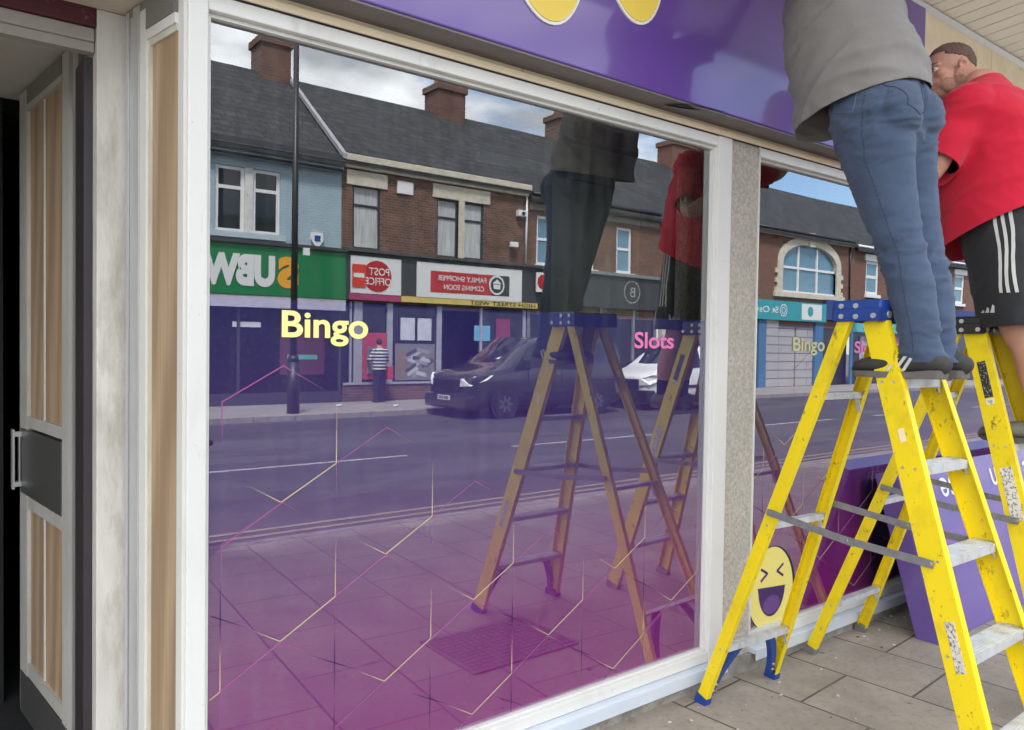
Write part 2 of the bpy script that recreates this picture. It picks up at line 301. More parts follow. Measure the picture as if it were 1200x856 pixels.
# --- plinth and upper wall
a=MB(); a.box(.60,16,-.05,.35,-.2,.085,bev=.004); a.build('plinth',M_conc,hall)
GZ0,GZ1=.176,2.535; WX=[(.678,2.962),(3.306,6.9)]
a=MB()
a.box(.45,16,.02,.35,2.64,7.5); a.box(6.97,16,.0,.35,.085,2.64)
a.box(-9,.46,.45,.8,2.75,7.5); a.box(-9,16,.8,9,2.9,7.6)
a.build('upper_wall',mat('painted_render',(.55,.5,.42),rough=.8,bump=.3),hall)
a=MB(); a.box(3.079,3.297,-.035,.30,-.01,2.60,bev=.004); a.build('stone_pier',M_pier,hall)
# --- shop windows
def win_frame(x0,x1,left=.07,right=.07):
    a=MB()
    z0,z1=GZ0,GZ1
    a.box(x0-left,x0-.012,-.045,.05,.10,z1+.06,bev=.004)
    a.box(x0-.013,x0,-.022,.03,z0,z1)
    a.box(x1+.012,x1+right,-.045,.05,.10,z1+.06,bev=.004)
    a.box(x1,x1+.013,-.022,.03,z0,z1)
    a.box(x0-.012,x1+.012,-.040,.05,z0-.062,z0-.012,bev=.004)
    a.box(x0-.010,x1+.010,-.020,.03,z0-.011,z0)
    a.box(x0-.012,x1+.012,-.042,.05,z1+.012,z1+.058,bev=.004)
    a.box(x0-.010,x1+.010,-.020,.03,z1,z1+.011)
    return a
glasses=[]
for (x0,x1),lf,rt in ((WX[0],.068,.112),(WX[1],.006,.07)):
    a=MB(); a.box(x0-.004,x1+.004,0,.006,GZ0-.004,GZ1+.004)
    g=a.build('shop_window',[M_glass,M_clear],hall)
    for p in g.data.polygons: p.material_index=0 if p.normal.y<-.5 else 1
    glasses.append(g)
    fr=win_frame(x0,x1,lf,rt).build('window_frame',M_white,g)
    a=MB(); a.box(x0-.004,x1+.004,.0105,.012,GZ0-.004,1.733); v=a.build('vinyl_film',M_vinyl,g)
    a=MB(); a.box(x0-lf,x1+rt,-.075,.05,.082,.112,bev=.006); a.box(x0-lf,x1+rt,-.082,-.076,.055,.108,bev=.002); a.build('sill',M_sill,g)
# cream moulding over both windows
a=MB(); a.box(.61,7.0,-.055,.05,2.597,2.622,bev=.004); a.box(.61,7.0,-.035,.05,2.622,2.640); a.build('head_moulding',M_cream,hall)
# thin dark joints
a=MB(); a.box(.61,7.0,-.046,.04,2.594,2.5965); a.build('joint_line',M_darkgap,hall)
# --- line pattern on the film : a lattice of open hexagons, each stroke fading out at its ends
def linemat():
    m=bpy.data.materials.new('printed_lines'); m.use_nodes=True; t=m.node_tree; t.nodes.clear(); l=t.links.new
    o=t.nodes.new('ShaderNodeOutputMaterial'); x=t.nodes.new('ShaderNodeMixShader'); tr=t.nodes.new('ShaderNodeBsdfTransparent'); d=t.nodes.new('ShaderNodeBsdfDiffuse'); c=t.nodes.new('ShaderNodeVertexColor'); c.layer_name='ink'; am=t.nodes.new('ShaderNodeMath'); am.operation='MULTIPLY'; am.inputs[1].default_value=.75
    l(c.outputs['Color'],d.inputs[0]); l(c.outputs['Alpha'],am.inputs[0]); l(am.outputs[0],x.inputs[0]); l(tr.outputs[0],x.inputs[1]); l(d.outputs[0],x.inputs[2]); l(x.outputs[0],o.inputs[0]); return m
M_lines=linemat()
PINK=(.46,.14,.38);GOLD=(.68,.54,.34);DK=(.02,.015,.10)
def add_strokes(strokes,parent,xmin,xmax):
    bm=bmesh.new(); lay=bm.verts.layers.float_color.new('ink'); k=0
    for (p,q,c,a0,a1,wd) in strokes:
        P=Vector((p[0],0,p[1]));Q=Vector((q[0],0,q[1])); t=(Q-P); n=Vector((-t.z,0,t.x)).normalized()*wd*.40; N=6; prev=None
        k+=1; yy=-.0006-.000006*k
        for i in range(N+1):
            f=i/N; c0=P+t*f
            if not(xmin<=c0.x<=xmax) or not (GZ0<=c0.z<=1.72): prev=None; continue
            al=a0+(a1-a0)*f
            v1=bm.verts.new((c0.x+n.x,yy,c0.z+n.z)); v2=bm.verts.new((c0.x-n.x,yy,c0.z-n.z)); v1[lay]=v2[lay]=(*c,al)
            if prev: bm.faces.new((prev[0],prev[1],v2,v1))
            prev=(v1,v2)
    me=bpy.data.meshes.new('line_pattern'); bm.to_mesh(me); bm.free(); me.materials.append(M_lines)
    o=bpy.data.objects.new('line_pattern',me); COL.objects.link(o); attach(o,parent); return o
def lattice(ox,nodes,dark,tops=()):
    s=[]; D=.1845
    for k,z in nodes:
        x=ox+.3690*k
        s+= [((x,z+.02),(x,z+.185),GOLD,.95,.15,.0045),((x,z),(x,z+.03),GOLD,.95,.95,.0045),((x,z),(x,z-.12),PINK,.7,0,.0035),
             ((x,z),(x-D,z-.108),GOLD,.95,.95,.005),((x-D,z-.108),(x-D-.11,z-.042),GOLD,.95,0,.0042),
             ((x-D,z-.108),(x-2*D,z-.218),PINK,.6,.75,.0038),((x-D,z-.108),(x-D+.085,z-.160),PINK,.6,0,.0035),
             ((x,z),(x+D,z+.108),PINK,.75,.8,.0038),((x+D,z+.108),(x+D+.11,z+.045),PINK,.8,0,.0038)]
    for k,z in dark:
        x=ox+.3690*k
        s+=[((x,z),(x,z+.12),DK,.95,0,.004),((x,z),(x,z-.12),DK,.95,0,.004),((x,z),(x-.085,z+.045),DK,.9,0,.004),((x,z),(x+.085,z-.045),DK,.9,0,.004)]
    for a_ in tops: s.append(a_)
    return s
n1=[(0,.549),(1,.769),(1,1.208),(2,.549),(2,.989),(3,.33),(3,.762),(4,.549),(5,.322),(5,.758),(7,.549),(6,.549)]
d1=[(0,.769),(1,.549),(2,.33),(3,.549),(4,.33),(5,.549),(1,.30),(3,.22)]
t1=[((.722,1.296),(.722,1.421),PINK,.1,.9,.005),((.722,1.421),(.908,1.527),PINK,.9,.9,.005),((.908,1.527),(1.045,1.449),PINK,.9,0,.005),((.906,1.097),(.722,.986),PINK,.7,.9,.004),((.722,.986),(.722,.91),PINK,.8,0,.004)]
add_strokes(lattice(.720,n1,d1,t1),glasses[0],.68,2.958)
n2=[(0,.549),(0,.989),(1,.33),(1,.769),(1,1.208),(2,.549),(2,.989),(3,.762),(3,.33),(4,.549),(5,.758),(6,.549)]
t2=[((3.70,1.35),(3.70,1.50),PINK,.1,.6,.004),((3.70,1.50),(3.88,1.61),PINK,.6,.6,.004)]
add_strokes(lattice(3.44,n2,[(0,.769),(1,.549),(2,.33),(3,.549),(4,.33)],t2),glasses[1],3.335,6.85)
# --- lettering on the glass
M_tyel=mat('yellow_vinyl_lettering',(.95,.90,.33),rough=.6,var=.02)
M_tpink=mat('pink_vinyl_lettering',(.80,.20,.50),rough=.6,var=.02)
M_tgold=mat('faded_yellow_lettering',(.62,.58,.30),rough=.6,var=.02)
def win_text(body,x0,x1,zb,zt,mm,g):
    o=text('lettering',body,1,(0,0,0),'-y',mm,None,th=.0,off=.022)
    xs=[v.co.x for v in o.data.vertices]; 
    zs=[v.co.z for v in o.data.vertices]; cap=.70
    sx=(x1-x0)/(max(xs)-min(xs)); sz=(zt-zb)/cap; mn=min(xs)
    for v in o.data.vertices: v.co=Vector((x0+(v.co.x-mn)*sx,-.0022,zb+v.co.z*sz))
    attach(o,g); return o
win_text('Bingo',.902,1.198,1.619,1.700,M_tyel,glasses[0])
win_text('Slots',2.475,2.732,1.600,1.668,M_tpink,glasses[0])
win_text('Bingo',3.680,3.985,1.597,1.668,M_tgold,glasses[1])
win_text('Slots',4.30,4.60,1.590,1.655,M_tpink,glasses[1])
# --- laughing face sticker
def oval(mb,cx,cz,rx,rz,y,mi,seg=48,egg=0.):
    pts=[]
    for i in range(seg):
        t=2*math.pi*i/seg; f=1-egg*math.sin(t)
        pts.append((cx+rx*math.cos(t)*f,y,cz+rz*math.sin(t)))
    mb.poly(pts,mi)
a=MB(); fx,fz=3.535,.355
oval(a,fx+.012,fz-.006,.205,.226,-.0010,1,egg=.05); oval(a,fx,fz,.195,.217,-.0013,0,egg=.05)
mo=[(fx-.115,.0074,fz+.015),(fx+.125,.0074,fz-.005)]
mp_=[(fx-.12+.245*i/16,-.0016,fz+.018-.02*i/16) for i in range(17)]+[(fx+.005+.118*math.cos(t),-.0016,fz+.008-.155*math.sin(t)) for t in [math.pi*i/20 for i in range(1,20)]]
a.poly(mp_,2)
tg=[(fx+.005+.075*math.cos(t),-.0019,fz-.075+.048*math.sin(t)-.01) for t in [2*math.pi*i/24 for i in range(24)]]
a.poly(tg,3)
def stroke(mb,p,q,w_,y,mi):
    P=Vector((p[0],y,p[1]));Q=Vector((q[0],y,q[1]));n=Vector((-(Q-P).z,0,(Q-P).x)).normalized()*w_/2; mb.poly([P+n,Q+n,Q-n,P-n],mi)
for (e,sg) in ((fx-.065,1),(fx+.075,-1)):
    stroke(a,(e-.03*sg,fz+.115),(e+.03*sg,fz+.082),.014,-.0016,2); stroke(a,(e+.03*sg,fz+.086),(e-.03*sg,fz+.05),.014,-.0019,2)
a.build('laughing_face_sticker',[mat('face_yellow',(.86,.74,.22),rough=.6,var=.02),M_black,mat('face_dark_purple',(.06,.02,.12),rough=.6),mat('face_tongue',(.14,.06,.26),rough=.6)],glasses[1])
# --- fascia sign
a=MB(); a.box(-.6,4.72,-.16,.0,2.648,3.62,mi=0,bev=.006); sg=a.build('fascia_sign',[M_purp],hall)
a=MB(); a.box(-.6,4.72,-.155,.0,2.640,2.647); a.build('underside_trim',M_under,sg)
a=MB()
for (cx,cz,rx,rz,sk) in ((1.80,3.10,.20,.315,.10),(2.255,3.17,.175,.265,.10)):
    for (gr,y,mi) in ((.012,-.166,1),(0,-.170,0)):
        pts=[]
        for i in range(48):
            t=2*math.pi*i/48; r_=1
            px=cx+(rx+gr)*math.cos(t)*(1+.12*math.sin(t)*(1 if math.cos(t)<0 else 0)); pz=cz+(rz+gr)*math.sin(t)-sk*math.cos(t)*.45*(1 if math.sin(t)<0 else 0)*(-math.sin(t))
            pts.append((px,y,pz))
        a.prism(pts,(0,.006,0),mi)
a.build('sign_letter',[mat('sign_yellow',(.90,.66,.10),rough=.4,var=.02),mat('sign_white',(.85,.84,.80),rough=.4,var=.02)],sg)
# screwed joint flap hanging from the sign edge (dark sliver)
a=MB(); a.poly([(2.52,-.10,2.634),(2.60,-.158,2.640),(2.86,-.165,2.655),(2.60,-.12,2.632)]); a.poly([(2.52,-.10,2.632),(2.86,-.165,2.652),(2.60,-.12,2.629)]); a.build('loose_trim',M_black,sg)
a=MB(); a.box(4.73,16,-.06,.018,2.641,3.71,bev=.004); 
for x in (5.9,7.3,8.7,10.1): a.box(x,x+.02,-.066,-.06,2.65,3.69)
a.build('cream_panel',M_cream,hall)
# --- canopy
TL_=math.tan(R(5)); CO=1.65
cz=lambda y: 3.715-y*TL_
M_soff=mat('cream_canopy_board',(.90,.88,.80),rough=.5,var=.05,dirt=(.5,.47,.40),dscale=5,dlo=.6,dhi=.8)
a=MB(); x=-9.0
while x<16:
    a.prism([(x,-.02,cz(-.02)),(x+.138,-.02,cz(-.02)),(x+.138,-CO,cz(-CO)),(x,-CO,cz(-CO))],(0,0,.02)); x+=.15
can=a.build('canopy_soffit',M_soff,hall)
a=MB(); a.prism([(-9,-.0,cz(0)+.03),(16,-.0,cz(0)+.03),(16,-CO-.02,cz(-CO)+.03),(-9,-CO-.02,cz(-CO)+.03)],(0,0,.16)); a.build('canopy_roof',mat('dark_felt',(.06,.055,.05),rough=.9),can)
a=MB(); a.box(-9,16,-CO-.05,-CO-.005,cz(-CO)-.03,cz(-CO)+.24,bev=.004); a.build('canopy_edge',M_purp,can)
a=MB(); a.prism([(4.72,-.061,3.712),(4.72,-.09,3.714),(4.72,-.061,3.69)],(11.3,0,0)); a.build('canopy_trim',M_alu,can)
# --- return beside the left window : splayed panel, pillar, header
ang=R(-10.0); rd=Vector((math.sin(ang)*-1*-1,math.cos(ang),0))   # leads into the building and slightly left
rd=Vector((math.sin(R(-9.8)),math.cos(R(-9.8)),0)); A0=Vector((.606,-.035,0)); LEN=.283
def along(s,off=0): 
    n=Vector((-rd.y,rd.x,0)); return A0+rd*s+n*off
def rbox(mb,s0,s1,z0,z1,t0,t1,mi=0):   # box along the splay, thickness from t0 to t1 toward the doorway (-x)
    p=[along(s0,t0),along(s1,t0),along(s1,t1),along(s0,t1)]
    mb.prism([(q.x,q.y,z0) for q in p],(0,0,z1-z0),mi)
a=MB(); rbox(a,.004,.034,.0,2.60,-.02,.004); rbox(a,.036,.046,.0,2.60,-.01,.001); rbox(a,.240,LEN,.05,2.60,-.01,.012); rbox(a,.046,.240,2.505,2.535,-.01,.0115); rbox(a,.046,.240,.05,.14,-.01,.0115)
ret=a.build('side_return',M_white,hall)
a=MB(); rbox(a,.046,.240,.14,2.505,-.02,-.002); a.build('wood_panel',M_wood,ret)
a=MB(); rbox(a,.226,.240,.14,2.505,-.003,.006); rbox(a,.047,.226,2.485,2.505,-.003,.0055); a.build('glazing_bead',mat('old_cream_bead',(.62,.60,.50),rough=.5),ret)
a=MB(); rbox(a,LEN+.002,LEN+.045,.0,2.62,-.01,.016); rbox(a,LEN+.049,LEN+.080,.0,2.62,-.01,.010); rbox(a,LEN+.084,LEN+.104,.0,2.62,-.01,.014); a.build('aluminium_post',M_alu,ret)
a=MB(); rbox(a,.0,LEN+.104,2.602,2.626,-.15,.012); rbox(a,.047,.239,2.536,2.601,-.02,.014); a.build('shaded_head',mat('shaded_alu_head',(.2,.195,.18),rough=.5),ret)  # aluminium head rail, its shadow put into the grey colour
E1=along(LEN+.078)
M_pillar=mat('weathered_pillar_paint',(.62,.60,.56),rough=.6,var=.12,vscale=4,bump=.15,bscale=30,dirt=(.36,.33,.27),dscale=2.2,dlo=.52,dhi=.72,stretch=(3,3,.8))
a=MB(); a.box(.450,.541,.372,.55,-.01,2.626,bev=.003); a.build('door_pillar',M_pillar,hall)
a=MB(); a.box(-2.2,.447,.392,.450,2.530,2.571,bev=.004); a.box(-2.2,.447,.405,.445,2.500,2.529); a.build('door_header',mat('header_paint',(.36,.34,.31),rough=.6,var=.1),hall)
M_red=mat('maroon_board',(.075,.012,.02),rough=.6,var=.2,dirt=(.30,.20,.20),dscale=14,dlo=.60,dhi=.66)
a=MB(); a.box(-2.2,.4485,.376,.45,2.572,2.640,bev=.003); a.build('maroon_board',M_red,hall)
a=MB(); a.box(-3,.60,-.0,.80,2.628,2.66); a.build('porch_soffit',mat('porch_soffit',(.60,.53,.44),rough=.8,var=.06),hall)
a=MB(); a.box(.424,.4485,.44,.60,0,2.494); a.build('door_jamb',[mat('jamb_dark',(.035,.03,.035),rough=.5)],hall)
# --- open door
dd=Vector((math.sin(R(-6.3)),math.cos(R(-6.3)),0)); H0=Vector((.432,.735,0)); H0=Vector((.452,.79,0)); DW=.735
dn=Vector((-dd.y,dd.x,0))
def dbox(mb,s0,s1,z0,z1,t0,t1,mi=0):
    p=[H0+dd*s0+dn*t0,H0+dd*s1+dn*t0,H0+dd*s1+dn*t1,H0+dd*s0+dn*t1]
    mb.prism([(q.x,q.y,z0) for q in p],(0,0,z1-z0),mi)
a=MB(); dbox(a,0,.085,.02,2.62,-.022,.022); dbox(a,DW-.12,DW,.02,2.62,-.022,.022); dbox(a,.100,DW-.12,2.53,2.555,-.021,.021); dbox(a,.100,DW-.12,.20,.25,-.021,.021)
dbox(a,.100,DW-.12,1.235,1.28,-.021,.021); dbox(a,.100,DW-.12,.90,.95,-.021,.021)
door=a.build('door',mat('dulled_door_paint',(.50,.49,.455),rough=.45,var=.1,dirt=(.33,.31,.27),dscale=7,dlo=.55,dhi=.75,stretch=(1,1,.4)),hall)
a=MB(); dbox(a,.085,DW-.12,.25,.90,-.008,.008); dbox(a,.085,DW-.12,1.28,2.53,-.008,.008); a.build('wood_infill',M_wood,door)
a=MB(); dbox(a,.378,.394,.25,.90,.0075,.011); dbox(a,.378,.394,1.28,2.53,.0075,.011); a.build('bead',M_white,door)
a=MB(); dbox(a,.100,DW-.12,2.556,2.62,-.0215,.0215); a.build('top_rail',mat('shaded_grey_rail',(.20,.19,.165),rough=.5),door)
M_dpl=mat('grey_door_plate',(.14,.14,.135),rough=.35,metal=.5,var=.05); a=MB(); dbox(a,.085,DW-.03,.955,1.225,-.026,.026); a.build('mid_rail',M_dpl,door); a=MB(); dbox(a,.02,DW-.02,.02,.195,-.025,.025); a.build('kick_plate',M_dpl,door)
a=MB(); dbox(a,DW-.045,DW-.015,.97,1.22,.050,.058); dbox(a,DW-.045,DW-.015,.98,1.0,.022,.05); dbox(a,DW-.045,DW-.015,1.19,1.21,.022,.05); dbox(a,DW-.046,DW-.016,1.00,1.19,.030,.034); a.build('door_handle',M_alu,door)
a=MB(); dbox(a,-.145,-.08,.0,2.62,-.012,.03); a.build('hinge_post',M_alu,door)
# --- interior behind the glass and the doorway
a=MB(); a.box(-2.4,12,.62,6,-.05,.004); a.build('interior_floor',mat('dark_carpet',(.014,.014,.016),rough=.95,var=.4,vscale=3),hall)
a=MB(); a.box(-2.29,.30,1.652,1.70,.005,2.95); a.box(.60,.655,.802,5.89,.005,2.631); a.box(-2.4,12,5.9,6.1,-.3,2.95); a.box(-2.4,-2.3,.6,5.89,0,2.95); a.box(.66,.70,.75,5.89,0,2.615); a.box(11.9,12,.36,5.89,0,2.615)  # first box: near-black sheet across the lobby, standing in for unlit depth
a.box(.62,12,.6,6,2.62,2.66); a.build('interior_wall_and_dark_sheet',M_dark,hall)
a=MB(); a.box(-2.2,.655,.802,1.65,2.632,2.66); a.build('lobby_ceiling',mat('lobby_ceiling',(.60,.59,.55),rough=.8,var=.05),hall)
a=MB(); a.box(2.42,2.52,.50,.56,1.5,2.6); a.box(2.53,3.05,.52,.56,1.5,2.6); a.box(2.0,3.2,.50,.56,2.42,2.47); a.build('interior_partition',mat('partition_grey',(.10,.105,.09),rough=.7,var=.05),hall)
# --- manhole cover
a=MB(); 
a.box(2.14,2.82,-1.22,-.70,-.01,.006)
for i in range(17):
    for j in range(13):
        x=2.17+.0395*i; y=-1.195+.0395*j
        a.box(x,x+.026,y,y+.026,.006,.0095)
mh=a.build('manhole_cover',mat('cast_iron',(.15,.135,.12),rough=.6,metal=.3,var=.3,vscale=20)); tag(mh,'square studded iron manhole cover set in the pavement in front of the big window','manhole cover')
# ================================================================== STEPLADDERS
M_lad=mat('yellow_fibreglass',(.86,.66,.008),rough=.42,var=.05,vscale=5,spec=.4,dirt=(.16,.12,.03),dscale=22,dlo=.60,dhi=.68,stretch=(1,1,.6))
M_step=mat('ladder_aluminium',(.62,.64,.66),rough=.42,metal=.35,var=.1,vscale=20,dirt=(.42,.40,.36),dscale=18,dlo=.5,dhi=.7)
M_blue=mat('blue_plastic_cap',(.015,.055,.28),rough=.38,var=.08)
M_bolt=mat('rivet_metal',(.55,.55,.54),rough=.35,metal=.7)
M_spr=mat('galvanised_spreader',(.26,.265,.27),rough=.5,metal=.5,var=.15,vscale=30)
M_lab=mat('label_white_scratched',(.7,.68,.62),rough=.6,dirt=(.16,.13,.10),dscale=90,dlo=.50,dhi=.58)
M_blk=mat('black_plastic',(.015,.015,.017),rough=.42)
stains(M_lad,6,(.55,.40,.02),.52,.72,.6); stains(M_lad,60,(.12,.09,.03),.66,.70,.8); spots(M_lad,34,.06,(.10,.08,.04),.8,.80)
def lerp(a,b,t): return Vector(a)+(Vector(b)-Vector(a))*t
def csec(w,f,t,s):    # channel: web across v, flanges along u (s=+1 outward u is first arg). web on the outer side
    h=w/2
    return [(0,-h),(0,h),(-s*f,h),(-s*f,h-t),(-s*t,h-t),(-s*t,-h+t),(-s*f,-h+t),(-s*f,-h)]
def stepladder(label,FL,FR,TL,TR,BL,BR,UL,UR,capmat,capc,capw,capd,rot,treads,bars,tophold,labels,arch=True):
    base=(Vector(FL)+Vector(FR)+Vector(BL)+Vector(BR))/4; base.z=0
    t=thing('stepladder',label,'stepladder',base,'yellow stepladders the two men stand on')
    u=Vector((math.cos(rot),math.sin(rot),0))
    rails=[]
    for (p,q,s,w,f) in ((FL,TL,-1,.092,.030),(FR,TR,1,.092,.030),(BL,UL,-1,.052,.026),(BR,UR,1,.052,.026)):
        a=MB(); sec=csec(w,f,.004,s); a.beam(p,q,u,sec)
        r=a.build('rail',M_lad,t); rails.append(r)
        a=MB(); pp=lerp(p,q,0.0); qq=lerp(p,q,.022)
        a.beam(pp-Vector((0,0,.004)),qq,u,[(s*.005,-w/2-.005),(s*.005,w/2+.005),(-s*(f+.005),w/2+.005),(-s*(f+.005),-w/2-.005)])
        a.build('foot',M_blue if capmat is M_blue else M_spr,r)
        # rivets on the web
        a=MB()
        for z in (treads if w>.06 else bars):
            k=z/(Vector(q).z); c=lerp(p,q,k)
            for dv in (-.022,.022) if w>.06 else (0,):
                a.tube(c+Vector((0,dv,-.01)),c+Vector((0,dv,-.01))+u*s*.003,.005,seg=10)
        a.build('rivet',M_bolt,r)
    # stickers on the outer web of the near front rail
    dirF=(Vector(TL)-Vector(FL)).normalized()
    v=dirF.cross(u).normalized()
    for (z0,z1,wd,mm,dv) in labels:
        a=MB(); c0=lerp(FL,TL,z0/Vector(TL).z); c1=lerp(FL,TL,z1/Vector(TL).z)
        a.prism([c0-v*(wd/2-dv),c0+v*(wd/2+dv),c1+v*(wd/2+dv),c1-v*(wd/2-dv)],-u*.0012); a.build('sticker',mm,rails[0])
    for z in treads:
        c0=lerp(FL,TL,z/Vector(TL).z)+u*.006; c1=lerp(FR,TR,z/Vector(TR).z)-u*.006
        a=MB(); h=.043; T=.024
        sec=[(-h,0),(h,0),(h,-T),(h-.004,-T),(h-.004,-.004),(-h+.004,-.004),(-h+.004,-T-.008),(-h,-T-.008)]
        d=(c1-c0).normalized(); vv=Vector((-d.y,d.x,0))
        # section in (vv,z)
        A_=[a.bm.verts.new(c0+vv*q[0]+Vector((0,0,q[1]))) for q in sec]; B_=[a.bm.verts.new(c1+vv*q[0]+Vector((0,0,q[1]))) for q in sec]
        a.bm.faces.new(A_); a.bm.faces.new(B_[::-1])
        for i in range(8): a.bm.faces.new((A_[i],B_[i],B_[(i+1)%8],A_[(i+1)%8]))
        for i in range(7):      # grip ridges
            yy=-.034+.011*i
            q0=c0+vv*yy; q1=c1+vv*yy; a.prism([q0,q0+vv*.004,q0+vv*.004+Vector((0,0,.0016)),q0+Vector((0,0,.0016))],q1-q0)
        tr=a.build('tread',M_step,t)
        for (c,s) in ((c0,1),(c1,-1)):
            a=MB(); q=c-Vector((0,0,.004)); a.prism([q-vv*.040+d*s*.052,q-vv*.036+d*s*.052,q-vv*.036+d*s*.004-Vector((0,0,.055)),q-vv*.040+d*s*.004-Vector((0,0,.055))],d*s*.009)
            a.build('tread_brace',M_step,tr)
    for z in bars:
        c0=lerp(BL,UL,z/Vector(UL).z)+u*.002; c1=lerp(BR,UR,z/Vector(UR).z)-u*.002
        d=(c1-c0).normalized(); vv=Vector((-d.y,d.x,0))
        a=MB()
        a.prism([c0-vv*.018,c0+vv*.018,c0+vv*.018+Vector((0,0,.003)),c0-vv*.018+Vector((0,0,.003))],c1-c0)
        a.prism([c0-vv*.018,c0-vv*.015,c0-vv*.015-Vector((0,0,.024)),c0-vv*.018-Vector((0,0,.024))],c1-c0)
        q=c1-d*.05; a.prism([q-vv*.012,q+vv*.006,q+vv*.006-Vector((0,0,.08))+d*.03,q-vv*.012-Vector((0,0,.08))+d*.03],d*.004)
        a.build('cross_bar',M_step,t)
    if arch:      # curved corner braces between lowest step or bar and the feet
        for (p,q,s,zz) in ((FL,TL,1,treads[0]),(FR,TR,-1,treads[0]),(BL,UL,1,bars[0]),(BR,UR,-1,bars[0])):
            a=MB(); pts=[]; zz=zz-.012
            for i in range(9):
                f=i/8; z=zz-(zz-.03)*f; off=.030+.085*(1-f)**2.0
                c=lerp(p,q,z/Vector(q).z); pts.append((c,off))
            P=[c+u*s*(o_) for c,o_ in pts]; Q=[c+u*s*(o_+.045-.02*i/8) for i,(c,o_) in enumerate(pts)]
            n_=Vector((-u.y,u.x,0))
            for i in range(8): a.prism([P[i]-n_*.014,Q[i]-n_*.014,Q[i+1]-n_*.014,P[i+1]-n_*.014],n_*.028)
            for i in (6,7): a.tube(lerp(P[i],Q[i],.5)-n_*.018,lerp(P[i],Q[i],.5)+n_*.018,.006,seg=8,mi=1)
            bmesh.ops.remove_doubles(a.bm,verts=a.bm.verts,dist=.0004)
            a.build('foot_brace',[capmat,M_bolt],t)
    # spreaders
    for (p,q,b_,c_,s) in ((FL,TL,BL,UL,-1),(FR,TR,BR,UR,1)):
        a=MB(); zf=.88;zb=.93
        A_=lerp(p,q,zf/Vector(q).z)+u*s*.012+Vector((0,0,.0)); B_=lerp(b_,c_,zb/Vector(c_).z)+u*s*.012
        mid=lerp(A_,B_,.47)+Vector((0,0,-.012))
        for (e0,e1,o_) in ((A_,mid,.0),(B_,mid,.0042)):
            d=(e1-e0).normalized(); n_=(Vector((0,0,1))-d*d.z).normalized(); e1=e1+d*.03; e0=e0-d*.008; w0=.014
            a.prism([e0+n_*w0+u*s*o_,e1+n_*w0+u*s*o_,e1-n_*w0+u*s*o_,e0-n_*w0+u*s*o_],u*s*.0035)
        for e in (A_,B_,mid): a.tube(e-u*s*.010,e+u*s*.0125,.008,seg=12)
        a.build('spreader',M_spr,t)
    # top cap
    c=Vector(capc); ca=MB(); Mx=Matrix.Translation(c)@Matrix.Rotation(rot,4,'Z')
    ca.box(-capw/2,capw/2,-capd/2,capd/2,-.040,.0,bev=.010,M=Mx)
    ca.box(-capw/2,capw/2,-capd/2,-capd/2+.012,-.080,-.03,bev=.004,M=Mx); ca.box(-capw/2,capw/2,capd/2-.012,capd/2,-.080,-.03,bev=.004,M=Mx)
    ca.box(-capw/2,-capw/2+.010,-capd/2,capd/2,-.080,-.03,bev=.004,M=Mx); ca.box(capw/2-.010,capw/2,-capd/2,capd/2,-.080,-.03,bev=.004,M=Mx)
    cp=ca.build('top_cap',capmat,t)
    a=MB()
    for i,(x_,z_) in enumerate([(-.13,-.055),(-.06,-.022),(-.055,-.06),(.03,-.022),(.04,-.06),(.12,-.04)]):
        a.tube(Mx@Vector((x_*capw/.36,-capd/2,z_)),Mx@Vector((x_*capw/.36,-capd/2-.005,z_)),.010 if i else .014,seg=12)
    for i,(y_,z_) in enumerate([(-.07,-.06),(.0,-.022),(-.0,-.062),(.06,-.022),(.06,-.06)]):
        a.tube(Mx@Vector((-capw/2,y_,z_)),Mx@Vector((-capw/2-.005,y_,z_)),.010,seg=12)
    a.build('rivet',M_bolt,cp)
    return t
FLA=(2.665,-1.43,0);FRA=(3.27,-1.42,0);TLA=(2.815,-.885,1.72);TRA=(3.085,-.905,1.72)
BLA=(2.80,-.135,0);BRA=(3.325,-.16,0);ULA=(2.80,-.78,1.72);URA=(3.06,-.80,1.72)
M_lab2=mat('label_black',(.02,.02,.02),rough=.5,dirt=(.5,.5,.5),dscale=140,dlo=.56,dhi=.60)
stepladder('yellow stepladder with a blue top cap that the man in the grey shirt stands on',FLA,FRA,TLA,TRA,BLA,BRA,ULA,URA,M_blue,(2.955,-.845,1.79),.345,.20,R(-4),
  [.3,.6,.9,1.2,1.5],[.29,.88,1.43],True,[(.545,.70,.032,M_lab,-.006),(1.28,1.325,.022,M_cream,.0)])
FLB=(3.665,-1.30,0);FRB=(4.22,-1.32,0);TLB=(3.84,-.82,1.70);TRB=(4.12,-.83,1.70)
BLB=(3.735,-.10,0);BRB=(4.295,-.09,0);ULB=(3.84,-.74,1.70);URB=(4.11,-.74,1.70)
stepladder('black capped yellow stepladder that the man in the red shirt stands on',FLB,FRB,TLB,TRB,BLB,BRB,ULB,URB,M_blk,(3.975,-.78,1.765),.33,.18,R(0),
  [.3,.6,.9,1.2],[.29,.86,1.40],True,[(1.40,1.56,.036,M_lab2,.0),(.88,1.10,.05,M_lab,.0),(1.37,1.395,.034,M_lab,.0)],arch=False)
